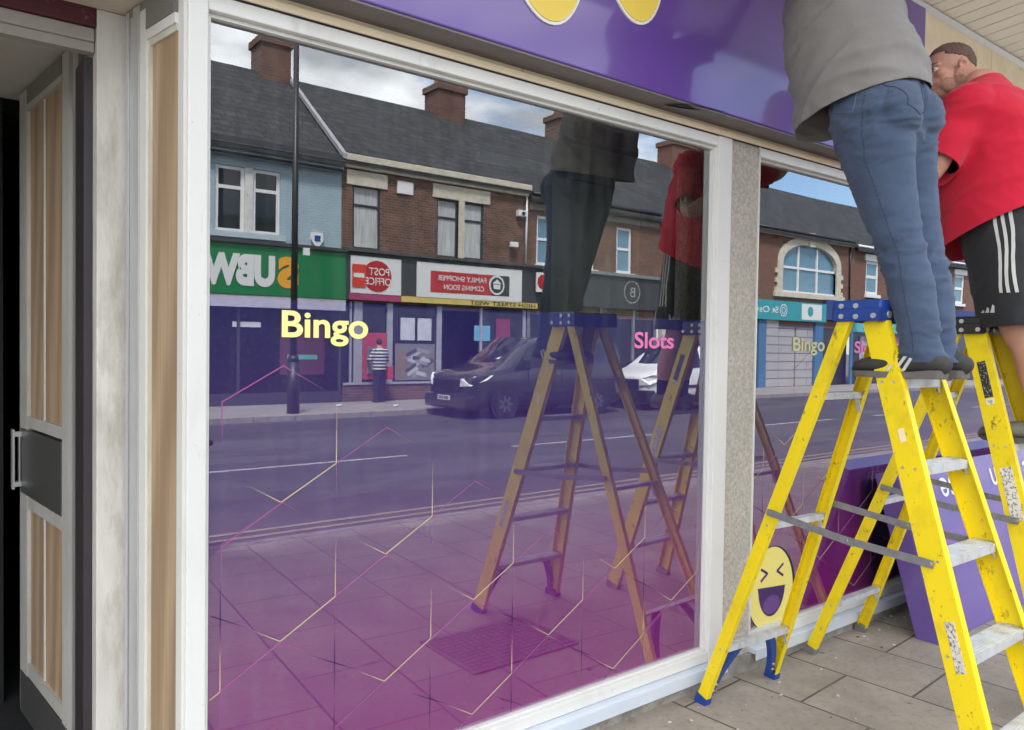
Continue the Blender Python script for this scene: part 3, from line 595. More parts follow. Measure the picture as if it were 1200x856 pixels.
# ================================================================== PURPLE SIGN BOX leaning on the wall
M_purp2=mat('purple_sign_box',(.14,.085,.34),rough=.30,var=.03,coat=.5)
b0=Vector((4.42,-.47,0)); Hh=.96; th=R(16.3); Lx=2.3; T_=.13
up=Vector((0,math.sin(th),math.cos(th))); nn=Vector((0,-math.cos(th),math.sin(th)))
sb=thing('sign_box','purple sign box stored upside down, leaning on the shopfront behind the ladders','sign box',b0)
a=MB(); a.prism([b0+Vector((0,0,.0)),b0+up*Hh,b0+up*Hh-nn*T_,b0-nn*T_+Vector((0,0,.0))],(Lx,0,0))
bmesh.ops.bevel(a.bm,geom=a.bm.edges[:],offset=.006,segments=2,affect='EDGES'); a.build('panel',M_purp2,sb)
M_tw=mat('white_lettering',(.80,.80,.80),rough=.5,var=.02)
def lean_text(body,size,xc,h,front):
    o=text('lettering',body,size,(0,0,0),'-y',M_tw,None,th=.003)
    for v in o.data.vertices:
        x,z=v.co.x,v.co.z; d=v.co.y
        if front: v.co=b0+Vector((xc-x,0,0))+up*(h-z)+nn*(.002-d)
        else: v.co=b0+Vector((xc+x,0,0))+up*(h-z)-nn*(T_+.002-d)
    o.data.update(); attach(o,sb); return o
lean_text('lise',.245,.78,.87,True); lean_text('in',.245,1.36,.87,True); lean_text('se',.245,1.95,.87,True)
lean_text('ispl',.13,.25,.93,False)
# litter
a=MB()
for i in range(90):
    x=random.uniform(1.6,5.6); y=-random.uniform(.06,1.6)
    if random.random()<.5: y=-random.uniform(.06,.35)
    s=random.uniform(.003,.011); aa=random.uniform(0,6.3)
    a.prism([(x+s*math.cos(aa+k)*random.uniform(.5,1.3),y+s*math.sin(aa+k)*random.uniform(.5,1.3),.0) for k in (0,1.3,2.6,4.1)],(0,0,.002+s*.3),random.choice((0,0,1)))
l_=a.build('litter',[mat('litter_pale',(.55,.53,.5)),mat('litter_dark',(.07,.05,.04))]); tag(l_,'scraps of litter and grit on the pavement by the shopfront','litter',kind='stuff')
# ================================================================== STREET FURNITURE NEAR
def cab(label,x0,x1,y0,y1,h):
    t=thing('litter_bin',label,'litter bin',((x0+x1)/2,(y0+y1)/2,0)); a=MB(); a.box(x0,x1,y0,y1,.03,h-.12,bev=.03); a.build('body',M_blk,t)
    a=MB(); a.box(x0-.02,x1+.02,y0-.02,y1+.02,h-.05,h,bev=.02); 
    for xx in (x0+.03,x1-.03):
        for yy in (y0+.03,y1-.03): a.tube((xx,yy,h-.13),(xx,yy,h-.04),.015)
    a.build('lid',M_blk,t); a=MB(); a.box(x0+.02,x1-.02,y0+.02,y1-.02,0,.03); a.build('base',M_blk,t)
cab('square black litter bin at the kerb, at the left edge of the window reflection',1.27,1.72,-3.92,-3.50,.88)
t=thing('bollard','slim dark bollard with a pale band at the kerb, reflected in the right window','bollard',(8.0,-3.6,0))
a=MB(); a.tube((8.0,-3.6,0),(8.0,-3.6,1.0),.07,.065,seg=20); a.tube((8.0,-3.6,1.0),(8.0,-3.6,1.05),.075,.05,seg=20); a.tube((8.0,-3.6,0),(8.0,-3.6,.12),.09,.08,seg=20); a.build('post',M_blk,t)
a=MB(); a.tube((8.0,-3.6,.86),(8.0,-3.6,.93),.0675,.0672,seg=20); a.build('reflective_band',M_white,t)
# ================================================================== FAR SIDE OF THE STREET
FY=-17.0
M_brick=brickmat('red_brown_brick',(.20,.088,.055),(.10,.046,.034),(.22,.19,.16),var=.5)
M_brick2=brickmat('dark_red_brick',(.17,.07,.05),(.12,.05,.04),(.15,.12,.10),var=.35)
M_brickr=brickmat('bright_red_brick',(.19,.075,.052),(.15,.058,.042),(.20,.16,.13),var=.25)
M_bluew=brickmat('pale_blue_painted_brick',(.36,.47,.53),(.34,.45,.52),(.29,.38,.44),var=.12,bump=.6)
M_slate=brickmat('slate_tiles',(.026,.028,.033),(.046,.049,.056),(.010,.011,.012),bw=.30,bh=.20,ms=.014,rough=.8,axes='xz',var=.6,dirt=(.085,.09,.095))
M_stone=mat('cream_painted_stone',(.56,.52,.43),rough=.8,var=.12,dirt=(.33,.30,.25),dscale=4,dlo=.55,dhi=.75)
M_upvc=mat('white_upvc',(.74,.75,.76),rough=.35,var=.03)
M_wing=mat('window_pane',(.015,.02,.025),rough=.04,spec=.5,var=.1)
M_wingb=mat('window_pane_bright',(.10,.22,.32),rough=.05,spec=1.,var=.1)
M_curt=mat('net_curtain',(.45,.47,.48),rough=.9,var=.25,vscale=2,stretch=(9,1,.6))
M_green=mat('green_sign',(.008,.19,.065),rough=.4,var=.05)
M_dgrey=mat('dark_grey_fascia',(.045,.05,.058),rough=.5,var=.1)
M_lilac=mat('roller_shutter_box',(.50,.48,.58),rough=.5)
M_shop=mat('dark_shop_interior',(.012,.013,.02),rough=.25,spec=.6,var=.4)
M_metal=mat('grey_metal',(.22,.23,.25),rough=.5,metal=.3)
M_soot=mat('sooty_ledge',(.07,.07,.07),rough=.8,var=.3)
def wall(mb,x0,x1,z0,z1,holes,mi=0,depth=.14):
    xs=sorted({x0,x1}|{h[0] for h in holes}|{h[1] for h in holes}); zs=sorted({z0,z1}|{h[2] for h in holes}|{h[3] for h in holes})
    for i in range(len(xs)-1):
        for j in range(len(zs)-1):
            cx=(xs[i]+xs[i+1])/2; cz_=(zs[j]+zs[j+1])/2
            if any(h[0]<cx<h[1] and h[2]<cz_<h[3] for h in holes): continue
            mb.poly([(xs[i],FY,zs[j]),(xs[i+1],FY,zs[j]),(xs[i+1],FY,zs[j+1]),(xs[i],FY,zs[j+1])],mi)
    for h in holes:
        a,b,c,d=h
        for q in ([(a,c),(b,c)],[(b,c),(b,d)],[(b,d),(a,d)],[(a,d),(a,c)]):
            mb.poly([(q[0][0],FY,q[0][1]),(q[1][0],FY,q[1][1]),(q[1][0],FY-depth,q[1][1]),(q[0][0],FY-depth,q[0][1])],mi)
    mb.poly([(x0,FY-9,z0),(x1,FY-9,z0),(x1,FY-9,z1),(x0,FY-9,z1)],mi)
    for x in (x0,x1): mb.poly([(x,FY,z0),(x,FY-9,z0),(x,FY-9,z1),(x,FY,z1)],mi)
def window(parent,x0,x1,z0,z1,fm,bars=((),()),curtain=False,fw=.06,pane=None,depth=.13):
    y=FY-depth+.02; a=MB()
    a.box(x0,x0+fw,y,y+.06,z0,z1); a.box(x1-fw,x1,y,y+.06,z0,z1); a.box(x0+fw,x1-fw,y,y+.06,z0,z0+fw); a.box(x0+fw,x1-fw,y,y+.06,z1-fw,z1)
    for x in bars[0]: a.box(x-fw*.45,x+fw*.45,y+.002,y+.057,z0+fw,z1-fw)
    for z in bars[1]: a.box(x0+fw,x1-fw,y+.001,y+.055,z-fw*.5,z+fw*.5)
    w_=a.build('window',fm,parent)
    a=MB(); a.box(x0+fw*.5,x1-fw*.5,y+.018,y+.024,z0+fw*.5,z1-fw*.5); 
    a.build('pane',pane or (M_curt if curtain else M_wing),w_)
    return w_
def gable(mb,x0,x1,ze,zr,mi=0,oh=.25):
    k=(zr-ze)/4.0; mb.prism([(x0,FY+oh,ze-oh*k),(x0,FY-4,zr),(x0,FY-9.2,ze-.2*k+.0),(x0,FY-9.2,ze-.3),(x0,FY-4,zr-.18),(x0,FY+oh,ze-oh*k-.12)],(x1-x0,0,0),mi)
def ends(parent,x0,x1,ze,zr,m):
    a=MB()
    for x in (x0+.01,x1-.26): a.prism([(x,FY-.02,ze),(x,FY-4,zr-.18),(x,FY-8.9,ze)],(.25,0,0))
    a.build('gable_wall',m,parent)
def chimney(parent,x0,x1,zb,zt,m,pots=3):
    a=MB(); y=FY-4; a.box(x0,x1,y-.45,y+.45,zb-.8,zt-.22); a.box(x0-.07,x1+.07,y-.52,y+.52,zt-.22,zt,bev=.02)
    c=a.build('chimney',m,parent); a=MB()
    for i in range(pots):
        x=x0+(x1-x0)*(i+.7)/(pots+.4); a.tube((x,y,zt),(x,y,zt+.35),.13,.10,seg=14)
    a.build('chimney_pot',mat('clay_pot',(.3,.15,.09),rough=.8),c)
def gutter(parent,x0,x1,z,m=None,dp=None):
    a=MB(); a.tube((x0,FY+.16,z),(x1,FY+.16,z),.06,seg=10); 
    if dp: a.tube((dp,FY+.06,z-.05),(dp,FY+.06,3.9),.04,seg=10); a.tube((dp,FY+.15,z),(dp,FY+.06,z-.2),.04,seg=10)
    a.build('gutter',m or M_upvc,parent)
# ---- green sandwich shop
b=thing('sandwich_shop','pale blue painted shop with a green fascia and a slate roof','building',(3,FY,0))
a=MB(); H=[(5.75,7.37,4.30,5.93),(1.2,2.82,4.30,5.93)]; wall(a,-4,9.06,2.6,6.5,H); a.build('wall',M_bluew,b)
for h in H:
    xm=(h[0]+h[1])/2
    w_=window(b,h[0],xm-.10,h[2],h[3],M_upvc,((),(h[3]-.52,)),fw=.085); window(b,xm+.10,h[1],h[2],h[3],M_upvc,((),(h[3]-.52,)),fw=.085)
    a=MB(); a.box(xm-.10,xm+.10,FY-.12,FY+.01,h[2],h[3]); a.build('mullion',mat('flaking_white_paint',(.62,.62,.60),rough=.8,dirt=(.3,.27,.24),dscale=7,dlo=.6,dhi=.66),w_)
    a=MB(); a.box(h[0]-.12,h[1]+.12,FY-.05,FY+.10,h[2]-.14,h[2]); a.build('sill',mat('pale_blue_paint',(.42,.52,.58),rough=.7,var=.1),w_)
a=MB(); a.box(-4,9.06,FY,FY+.14,6.18,6.36,bev=.01); a.build('eaves_board',mat('pale_blue_board',(.42,.52,.58),rough=.6,dirt=(.25,.3,.33),dscale=3),b)
a=MB(); a.box(-4,9.04,FY+.01,FY+.20,6.362,6.60); a.build('box_gutter',M_dgrey,b); a=MB(); a.tube((-4,FY+.20,6.19),(9.0,FY+.20,6.19),.035); a.build('dark_pipe',M_blk,b)
a=MB(); gable(a,-4.2,9.06,6.62,9.75); rf=a.build('roof',M_slate,b); ends(b,-4,9.06,6.5,9.75,M_brick2)
chimney(rf,8.10,9.02,9.7,10.68,M_brick2)
a=MB(); a.prism([(8.99,FY+.22,6.52),(8.99,FY-3.9,9.72),(8.99,FY-3.9,9.84),(8.99,FY+.22,6.66)],(.12,0,0)); a.build('roof_verge',mat('lead_flashing',(.32,.33,.35),rough=.5),rf)
a=MB(); a.box(-4,9.10,FY,FY+.22,2.74,4.0,bev=.01); fs=a.build('fascia_sign',M_green,b)
a=MB(); a.box(-4,9.10,FY,FY+.30,4.005,4.09); a.build('fascia_cap',M_dgrey,fs)
def far_text(body,xr,zb,h,mm,parent,wid=None,off=.02,y=.235,th=.01):
    """xr : the virtual x where the text starts when read from the street (it runs towards -x)"""
    o=text('lettering',body,1,(0,0,0),'+y',mm,None,th=0.,off=off)
    xs=[v.co.x for v in o.data.vertices]; k=h/.70; W_=max(xs)-min(xs); sx=(wid/W_) if wid else k; mxx=max(xs)
    for v in o.data.vertices: v.co=Vector((xr+(v.co.x-mxx)*sx,FY+y,zb+v.co.z*k))
    attach(o,parent); return o
M_org=mat('sign_orange',(.80,.36,.02),rough=.5,var=.02); M_sgw=mat('sign_letter_white',(.70,.71,.72),rough=.5,var=.02)
far_text('S',7.78,3.02,.68,M_org,fs,.55,off=.065); far_text('UBWAY',7.17,3.02,.68,M_sgw,fs,2.75,off=.065)
a=MB(); a.box(-4,9.10,FY,FY+.20,2.44,2.735); a.build('shutter_box',M_lilac,b)
a=MB(); a.box(-4,9.06,FY-3,FY-2.9,0,2.6); a.box(-4,9.06,FY-.02,FY-.01,0,.35); a.build('shop_interior',M_shop,b)
a=MB(); a.box(-4,9.06,FY-.03,FY-.02,0,2.44); a.build('shop_glass',M_shop,b)
a=MB()
for x in (-3.9,-2,0,2,3.9,5.2,6.3,8.98): a.box(x,x+.07,FY-.02,FY+.05,0,2.44)
a.box(-4,9.05,FY-.02,FY+.04,0,.30); a.build('shopfront_frame',M_dgrey,b)
a=MB(); a.box(7.4,8.6,FY+.0,FY+.008,.75,2.1,mi=0); a.box(7.6,8.4,FY+.008,FY+.012,1.15,1.27,mi=1); a.box(6.2,6.9,FY+.0,FY+.01,1.95,2.08,mi=2); a.build('poster',[mat('poster_dark_red',(.10,.03,.05)),mat('poster_teal',(.10,.40,.32)),M_sgw],b)
# alarm box
def alarm(x,z):
    t=thing('alarm_box','white and blue burglar alarm box on the pale blue wall','alarm box',(x,FY,z)); a=MB(); a.prism([(x-.15,FY+.0,z+.18),(x+.15,FY+.0,z+.18),(x+.17,FY+.0,z-.02),(x,FY+.0,z-.26),(x-.17,FY+.0,z-.02)],(0,.08,0)); a.build('case',M_upvc,t)
    a=MB(); a.box(x-.08,x+.08,FY+.081,FY+.09,z-.05,z+.10); a.build('badge',M_blue,t)
alarm(8.35,4.30)
# ---- brick post office
b=thing('post_office_shop','brick shop with a post office sign, a red banner sign and a cream cornice','building',(12.2,FY,0))
H=[(9.39,10.23,4.17,5.93),(12.04,12.78,4.17,5.90),(12.98,13.72,4.17,5.90)]
a=MB(); wall(a,9.06,15.45,2.6,6.7,H); a.build('wall',M_brick,b)
for h in H:
    window(b,*h,mat('dark_frame',(.03,.035,.045),rough=.5),((),(h[3]-.55,)),curtain=True,fw=.06)
a=MB(); 
for (x0,x1) in ((9.2,10.42),(11.88,13.92)): a.box(x0,x1,FY-.05,FY+.04,5.90,6.30,bev=.01)
a.box(12.78,12.98,FY-.05,FY+.04,4.1,5.90); a.box(9.3,10.3,FY-.05,FY+.07,4.07,4.17)
a.build('lintel',M_stone,b)
a=MB(); a.box(9.08,15.40,FY,FY+.12,6.34,6.50,bev=.01); a.box(9.08,15.44,FY,FY+.22,6.50,6.68,bev=.02); a.build('cornice',M_stone,b)
a=MB(); gable(a,9.06,15.45,6.7,9.72,oh=.2); rf=a.build('roof',M_slate,b); ends(b,9.06,15.45,6.6,9.7,M_brick2)
chimney(rf,14.25,15.35,9.7,10.62,M_brick2)
a=MB(); a.tube((15.36,FY+.05,6.4),(15.36,FY+.05,4.2),.035); a.build('downpipe',M_upvc,b)
a=MB(); a.box(9.12,15.76,FY,FY+.18,2.75,4.06); fs=a.build('fascia',M_dgrey,b)
a=MB(); a.box(9.1,15.9,FY,FY+.28,4.062,4.15); a.build('fascia_ledge',M_soot,fs)
a=MB(); a.box(9.24,10.76,FY+.18,FY+.21,2.94,3.95); s1=a.build('sign_board',M_sgw,b)
M_pored=mat('post_office_red',(.42,.012,.02),rough=.4,var=.03)
a=MB(); a.disc((10.02,FY+.21,3.43),(0,1,0),.43,th=.012,seg=40); a.build('red_oval',M_pored,s1)
far_text('POST',10.38,3.46,.20,M_sgw,s1,.62,off=.01,y=.225); far_text('OFFICE',10.44,3.19,.20,M_sgw,s1,.80,off=.01,y=.225)
a=MB(); a.box(9.27,9.66,FY+.223,FY+.235,3.10,3.72); a.build('red_flag_plate',mat('plate_red',(.60,.05,.03)),s1); a=MB(); a.box(9.31,9.62,FY+.236,FY+.240,3.36,3.48); a.build('plate_stripe',M_sgw,s1)
a=MB(); a.box(9.20,10.77,FY+.18,FY+.20,2.76,2.935); a.build('magenta_band',mat('magenta_band',(.38,.05,.16)),b)
a=MB(); a.box(10.78,15.76,FY+.18,FY+.20,2.77,2.935); yb=a.build('yellow_band',mat('yellow_band',(.62,.48,.14),var=.08),b)
far_text('HIGH STREET WEST',15.66,2.795,.115,M_blk,yb,2.55,off=.01,y=.205)
a=MB(); a.box(11.27,15.10,FY+.18,FY+.21,2.94,3.95); s2=a.build('sign_board',M_sgw,b)
a=MB(); a.box(11.72,13.9,FY+.21,FY+.218,3.10,3.72,mi=0); a.box(13.9,14.6,FY+.21,FY+.218,3.10,3.72,mi=1); a.build('red_banner',[mat('banner_red',(.45,.03,.04)),M_dgrey],s2)
far_text('FAMILY SHOPPER',13.70,3.46,.15,M_sgw,s2,1.75,off=.012,y=.222); far_text('COMING SOON',13.62,3.20,.15,M_sgw,s2,1.45,off=.012,y=.222)
a=MB(); a.disc((14.10,FY+.222,3.42),(0,1,0),.30,th=.006,seg=32,mi=0); a.disc((14.10,FY+.229,3.42),(0,1,0),.24,th=.004,seg=32,mi=1); a.box(13.97,14.23,FY+.234,FY+.238,3.30,3.44,mi=0); a.prism([(13.92,FY+.234,3.46),(14.28,FY+.234,3.46),(14.1,FY+.234,3.60)],(0,.004,0),0); a.build('round_emblem',[M_sgw,M_dgrey],s2)
a=MB(); a.box(9.06,15.45,FY-2.5,FY-2.4,0,2.7); a.build('shop_interior',M_shop,b)
a=MB(); a.box(9.1,12.15,FY-.02,FY+.0,.5,2.7); a.box(13.7,15.4,FY-.02,FY,.5,2.7); a.build('shop_glass',M_shop,b)
a=MB(); a.box(9.12,12.2,FY-.03,FY+.03,0,.48); a.box(13.7,15.3,FY-.03,FY+.03,0,.48); a.build('stall_riser',M_brick,b)
a=MB()
for x,w_ in ((9.30,.05),(9.42,.24),(10.42,.17),(12.06,.16),(13.62,.07),(15.30,.09)): a.box(x,x+w_,FY-.01,FY+.06,.48,2.72)
a.box(9.12,12.2,FY-.01,FY+.07,.46,.52); a.build('shopfront_frame',mat('greyish_frame',(.36,.37,.42),rough=.5),b)
M_atm=mat('cash_machine_red',(.50,.05,.09),rough=.45)
t_=thing('cash_machine','red surround cash machine in the shopfront next to the man in stripes','cash machine',(10.0,FY,.6))
a=MB(); a.box(9.68,10.40,FY+.0,FY+.05,.6,1.88,bev=.01); a.build('surround',M_atm,t_); a=MB(); a.box(9.80,10.28,FY+.05,FY+.09,.75,1.50,bev=.01); a.build('console',M_metal,t_); a=MB(); a.box(9.88,10.18,FY+.091,FY+.096,1.15,1.40); a.build('screen',M_dgrey,t_)
a=MB()
for x0 in (10.86,11.42): a.box(x0,x0+.46,FY+.012,FY+.03,1.70,2.33,mi=0)
a.box(10.80,11.96,FY+.0,FY+.012,1.63,2.40,mi=1); a.build('notice_frames',[mat('notice_paper',(.60,.62,.70)),M_blk],b)
# window poster of stacked boxes (abstract print)
a=MB(); a.box(10.70,12.02,FY+.0,FY+.008,.56,1.60,mi=0); rr=random.Random(3)
for i in range(16):
    cx=rr.uniform(11.1,11.85); cz_=rr.uniform(.7,1.45); an=rr.choice((.5,.65,-.25,.55)); l1=rr.uniform(.12,.22); l2=rr.uniform(.04,.06)
    ca_,sa_=math.cos(an),math.sin(an); q=[(cx+sx_*l1*ca_-sz_*l2*sa_,FY+.009+.0005*i,cz_+sx_*l1*sa_+sz_*l2*ca_) for sx_,sz_ in ((-1,-1),(1,-1),(1,1),(-1,1))]
    a.poly(q,1+i%3)
a.poly([(10.75,FY+.0095,.58),(11.05,FY+.0095,.58),(11.12,FY+.0095,1.3),(10.9,FY+.0095,1.5),(10.74,FY+.0095,1.3)],4)
a.build('window_poster',[mat('poster_ground',(.20,.20,.22)),mat('poster_pale',(.5,.5,.55)),mat('poster_grey',(.3,.31,.34)),mat('poster_dark',(.08,.08,.1)),mat('poster_tan',(.24,.18,.13))],b)
a=MB(); a.box(13.42,14.02,FY+.002,FY+.02,1.72,2.18,mi=0); a.box(14.25,14.80,FY+.002,FY+.02,1.2,2.42,mi=1); a.build('window_poster',[mat('poster_blue',(.16,.42,.62)),mat('poster_crimson',(.25,.04,.10))],b)
t_=thing('floodlight','small white floodlight fixed to the brick wall above the post office','floodlight',(14.75,FY,4.75)); a=MB(); a.box(14.65,14.95,FY+.1,FY+.2,4.66,4.82,bev=.02); a.build('lamp_head',M_upvc,t_); a=MB(); a.box(14.77,14.83,FY,FY+.1,4.70,4.78); a.build('bracket',M_metal,t_)
t_=thing('security_camera','small white security camera box on the brick wall under the cornice','security camera',(15.1,FY,5.75)); a=MB(); a.box(14.95,15.28,FY+.0,FY+.18,5.66,5.86,bev=.02); a.build('housing',M_upvc,t_); a=MB(); a.tube((15.12,FY+.18,5.75),(15.12,FY+.22,5.75),.06); a.build('lens',M_blk,t_)
a=MB(); a.box(10.72,11.22,FY,FY+.06,5.85,6.20,bev=.01); a.build('wall_vent',M_upvc,b)
# ---- brick shop with dark fascia
b=thing('dark_fascia_shop','brown brick shop with a dark grey fascia carrying a thin round emblem','building',(18.5,FY,0))
H=[(15.83,16.59,4.2,5.81),(19.40,20.15,4.2,5.81),(17.6,18.35,4.2,5.81)]
a=MB(); wall(a,15.45,21.55,2.6,6.4,H); a.build('wall',M_brick,b)
for h in H:
    w_=window(b,*h,M_upvc,((),(h[2]+.85,)),fw=.09,pane=M_wingb); a=MB(); a.box(h[0]-.1,h[1]+.1,FY-.03,FY+.1,h[2]-.13,h[2]); a.build('sill',M_upvc,w_)
a=MB(); a.box(15.5,21.5,FY,FY+.06,5.95,6.35); a.build('stone_band',mat('sooty_stone',(.22,.20,.17),rough=.9,var=.3),b)
a=MB(); gable(a,15.45,21.55,6.5,9.75); rf=a.build('roof',M_slate,b); ends(b,15.45,21.55,6.4,9.7,M_brick2); gutter(b,15.5,21.5,6.45,M_blk)
chimney(rf,19.8,20.8,9.7,10.65,M_brick2)
a=MB(); a.box(15.47,21.5,FY,FY+.14,2.95,4.05); fs=a.build('fascia',M_dgrey,b)
a=MB(); a.box(15.46,21.5,FY,FY+.22,4.052,4.16); a.build('fascia_ledge',M_metal,fs)
def ring(mb,cx,cz_,r,w_,y,mi=0,seg=40):
    for i in range(seg):
        t0=2*math.pi*i/seg;t1=2*math.pi*(i+1)/seg
        mb.poly([(cx+(r-w_)*math.cos(t0),y,cz_+(r-w_)*math.sin(t0)),(cx+r*math.cos(t0),y,cz_+r*math.sin(t0)),(cx+r*math.cos(t1),y,cz_+r*math.sin(t1)),(cx+(r-w_)*math.cos(t1),y,cz_+(r-w_)*math.sin(t1))],mi)
a=MB(); ring(a,20.05,3.55,.40,.035,FY+.146); a.build('round_emblem',mat('emblem_grey',(.35,.35,.34)),fs)
far_text('B',20.2,3.38,.34,MT['emblem_grey'],fs,.26,off=.0,y=.147)
t_=thing('hanging_sign','small square white and red sign hanging at the edge of the dark fascia','sign',(15.9,FY+.3,3.6)); a=MB(); a.box(15.62,16.20,FY+.26,FY+.30,3.30,3.92); a.build('panel',M_sgw,t_); a=MB(); a.disc((15.9,FY+.301,3.62),(0,1,0),.24,th=.006,seg=32); a.build('red_oval',M_pored,t_)
a=MB(); a.tube((15.7,FY,3.95),(15.7,FY+.3,3.95),.015); a.tube((16.1,FY,3.95),(16.1,FY+.3,3.95),.015); a.build('bracket',M_blk,t_)
a=MB(); a.box(15.45,21.5,FY-.05,FY-.02,0,2.95); a.build('shop_glass',M_shop,b)
a=MB()
for x in (15.46,17.0,18.6,20.2,21.36): a.box(x,x+.12,FY-.02,FY+.05,0,2.95)
a.box(15.5,21.4,FY-.02,FY+.04,0,.5); a.build('shopfront_frame',M_metal,b)
# ---- red brick shop next along
b=thing('bright_brick_shop','bright red brick shop with a pale pilaster beside the dark fascia shop','building',(24.2,FY,0))
H=[(23.0,23.85,4.2,5.8),(25.0,25.85,4.2,5.8)]
a=MB(); wall(a,21.55,26.9,2.6,6.4,H); a.build('wall',M_brickr,b)
for h in H: window(b,*h,M_upvc,((),(h[2]+.85,)),fw=.09,pane=M_wingb)
a=MB(); gable(a,21.55,26.9,6.5,9.75); rf=a.build('roof',M_slate,b); chimney(rf,26.3,27.9,9.7,10.75,M_brickr); ends(b,21.55,26.9,6.4,9.7,M_brick2)
a=MB(); a.box(21.6,22.05,FY,FY+.2,0,4.05); a.build('pilaster',M_stone,b)
a=MB(); a.box(22.06,26.85,FY,FY+.16,3.0,3.75); a.build('fascia',mat('sky_blue_fascia',(.06,.30,.42)),b); a=MB(); a.box(22,26.9,FY-.04,FY-.02,0,3.0); a.build('shop_glass',M_shop,b)
a=MB(); a.box(22.9,23.95,FY-.02,FY+.05,5.8,6.05); a.box(24.9,25.95,FY-.02,FY+.05,5.8,6.05); a.box(21.6,26.85,FY,FY+.1,6.2,6.4); a.build('stone_band',M_stone,b)
# ---- shop with big arched window
b=thing('arched_window_shop','red brick shop with a wide arched window in a stone surround over a teal fascia','building',(30.5,FY,0))
AX0,AX1,AZ0,AZS,AZT=29.35,33.65,4.08,5.25,6.22; axc=(AX0+AX1)/2
H=[(AX0,AX1,AZ0,AZT)]
a=MB(); wall(a,26.9,35.1,2.6,6.5,H); a.build('wall',M_brickr,b)
def archpt(t,dr=0): 
    rx=(AX1-AX0)/2+dr; rz=(AZT-AZS)+dr; return (axc+rx*math.cos(t),AZS+rz*abs(math.sin(t))**.8)
a=MB()
N=28
for i in range(N):
    t0=math.pi*i/N;t1=math.pi*(i+1)/N; p0=archpt(t0);p1=archpt(t1);q0=archpt(t0,.36);q1=archpt(t1,.36)
    a.prism([(p0[0],FY-.13,p0[1]),(q0[0],FY-.13,q0[1]),(q1[0],FY-.13,q1[1]),(p1[0],FY-.13,p1[1])],(0,.20,0))
for s in (-1,1):
    z=AZ0; k=0
    while z<AZS:
        w_=.36 if k%2 else .52; x0=(AX0-w_) if s<0 else AX1; a.box(x0,x0+w_,FY-.13,FY+.07,z,min(z+.2,AZS+.1)); z+=.2; k+=1
for i in range(7):
    t0=math.pi*(i+.5)/7; p=archpt(t0,.30); 
a.box(axc-.22,axc+.22,FY-.1,FY+.14,AZT-.05,AZT+.55); a.box(AX0-.6,AX1+.6,FY-.05,FY+.12,AZ0-.2,AZ0)
a.build('stone_surround',M_stone,b)
a=MB(); a.box(AX0,AX1,FY-.11,FY-.10,AZ0,AZT); pn=a.build('arched_pane',M_wingb,b)
a=MB()
for x in (AX0+1.35,AX0+2.85): a.box(x-.05,x+.05,FY-.10,FY-.04,AZ0,AZT-.1)
a.box(AX0,AX1,FY-.10,FY-.045,AZ0+1.05,AZ0+1.15); a.box(AX0,AX1,FY-.10,FY-.03,AZ0,AZ0+.09)
a.build('glazing_bar',M_upvc,pn)
a=MB(); a.box(26.95,35.05,FY,FY+.14,6.45,6.65,bev=.02); a.build('eaves_course',M_stone,b); gutter(b,27,35,6.68,M_blk,dp=34.75)
a=MB(); gable(a,26.9,35.1,6.75,9.75); a.build('roof',M_slate,b); ends(b,26.9,35.1,6.5,9.7,M_brick2)
M_teal=mat('teal_fascia',(.03,.30,.38),rough=.4,var=.03)
a=MB(); a.box(26.95,32.65,FY,FY+.18,2.86,3.68); fs=a.build('fascia_sign',M_teal,b)
a=MB(); ring(a,29.30,3.28,.27,.05,FY+.19); ring(a,29.30,3.28,.15,.04,FY+.19); a.build('round_emblem',M_sgw,fs)
far_text("St Oswald's",28.92,3.16,.26,M_sgw,fs,2.9,off=.01,y=.185)
a=MB(); a.box(30.7,32.25,FY+.18,FY+.20,2.93,3.62,mi=0); a.disc((31.35,FY+.201,3.3),(0,1,0),.22,th=.004,mi=1); a.build('white_plaque',[M_sgw,M_teal],fs)
a=MB(); a.box(32.66,35.1,FY,FY+.18,3.0,3.9); a.build('fascia',mat('navy_fascia',(.03,.05,.20)),b)
M_shut=brickmat('pale_shutter',(.40,.39,.38),(.37,.36,.36),(.18,.17,.17),bw=9,bh=.36,ms=.03,rough=.6,var=.1)
a=MB(); a.box(28.25,29.15,FY-.02,FY+.06,0,2.85); a.box(29.3,30.5,FY-.1,FY-.02,0,2.7); a.box(30.62,31.95,FY-.1,FY-.02,0,2.7); a.build('roller_shutter',M_shut,b)
a=MB(); a.box(27.7,28.2,FY-.02,FY+.08,0,2.86); a.box(31.98,32.6,FY-.02,FY+.08,0,2.86); a.box(34.9,35.1,FY,FY+.08,0,2.9); a.build('teal_pilaster',mat('blue_pilaster',(.05,.16,.30)),b)
a=MB(); a.box(26.9,35.1,FY-.3,FY-.25,0,2.86); a.build('shop_glass',M_shop,b)
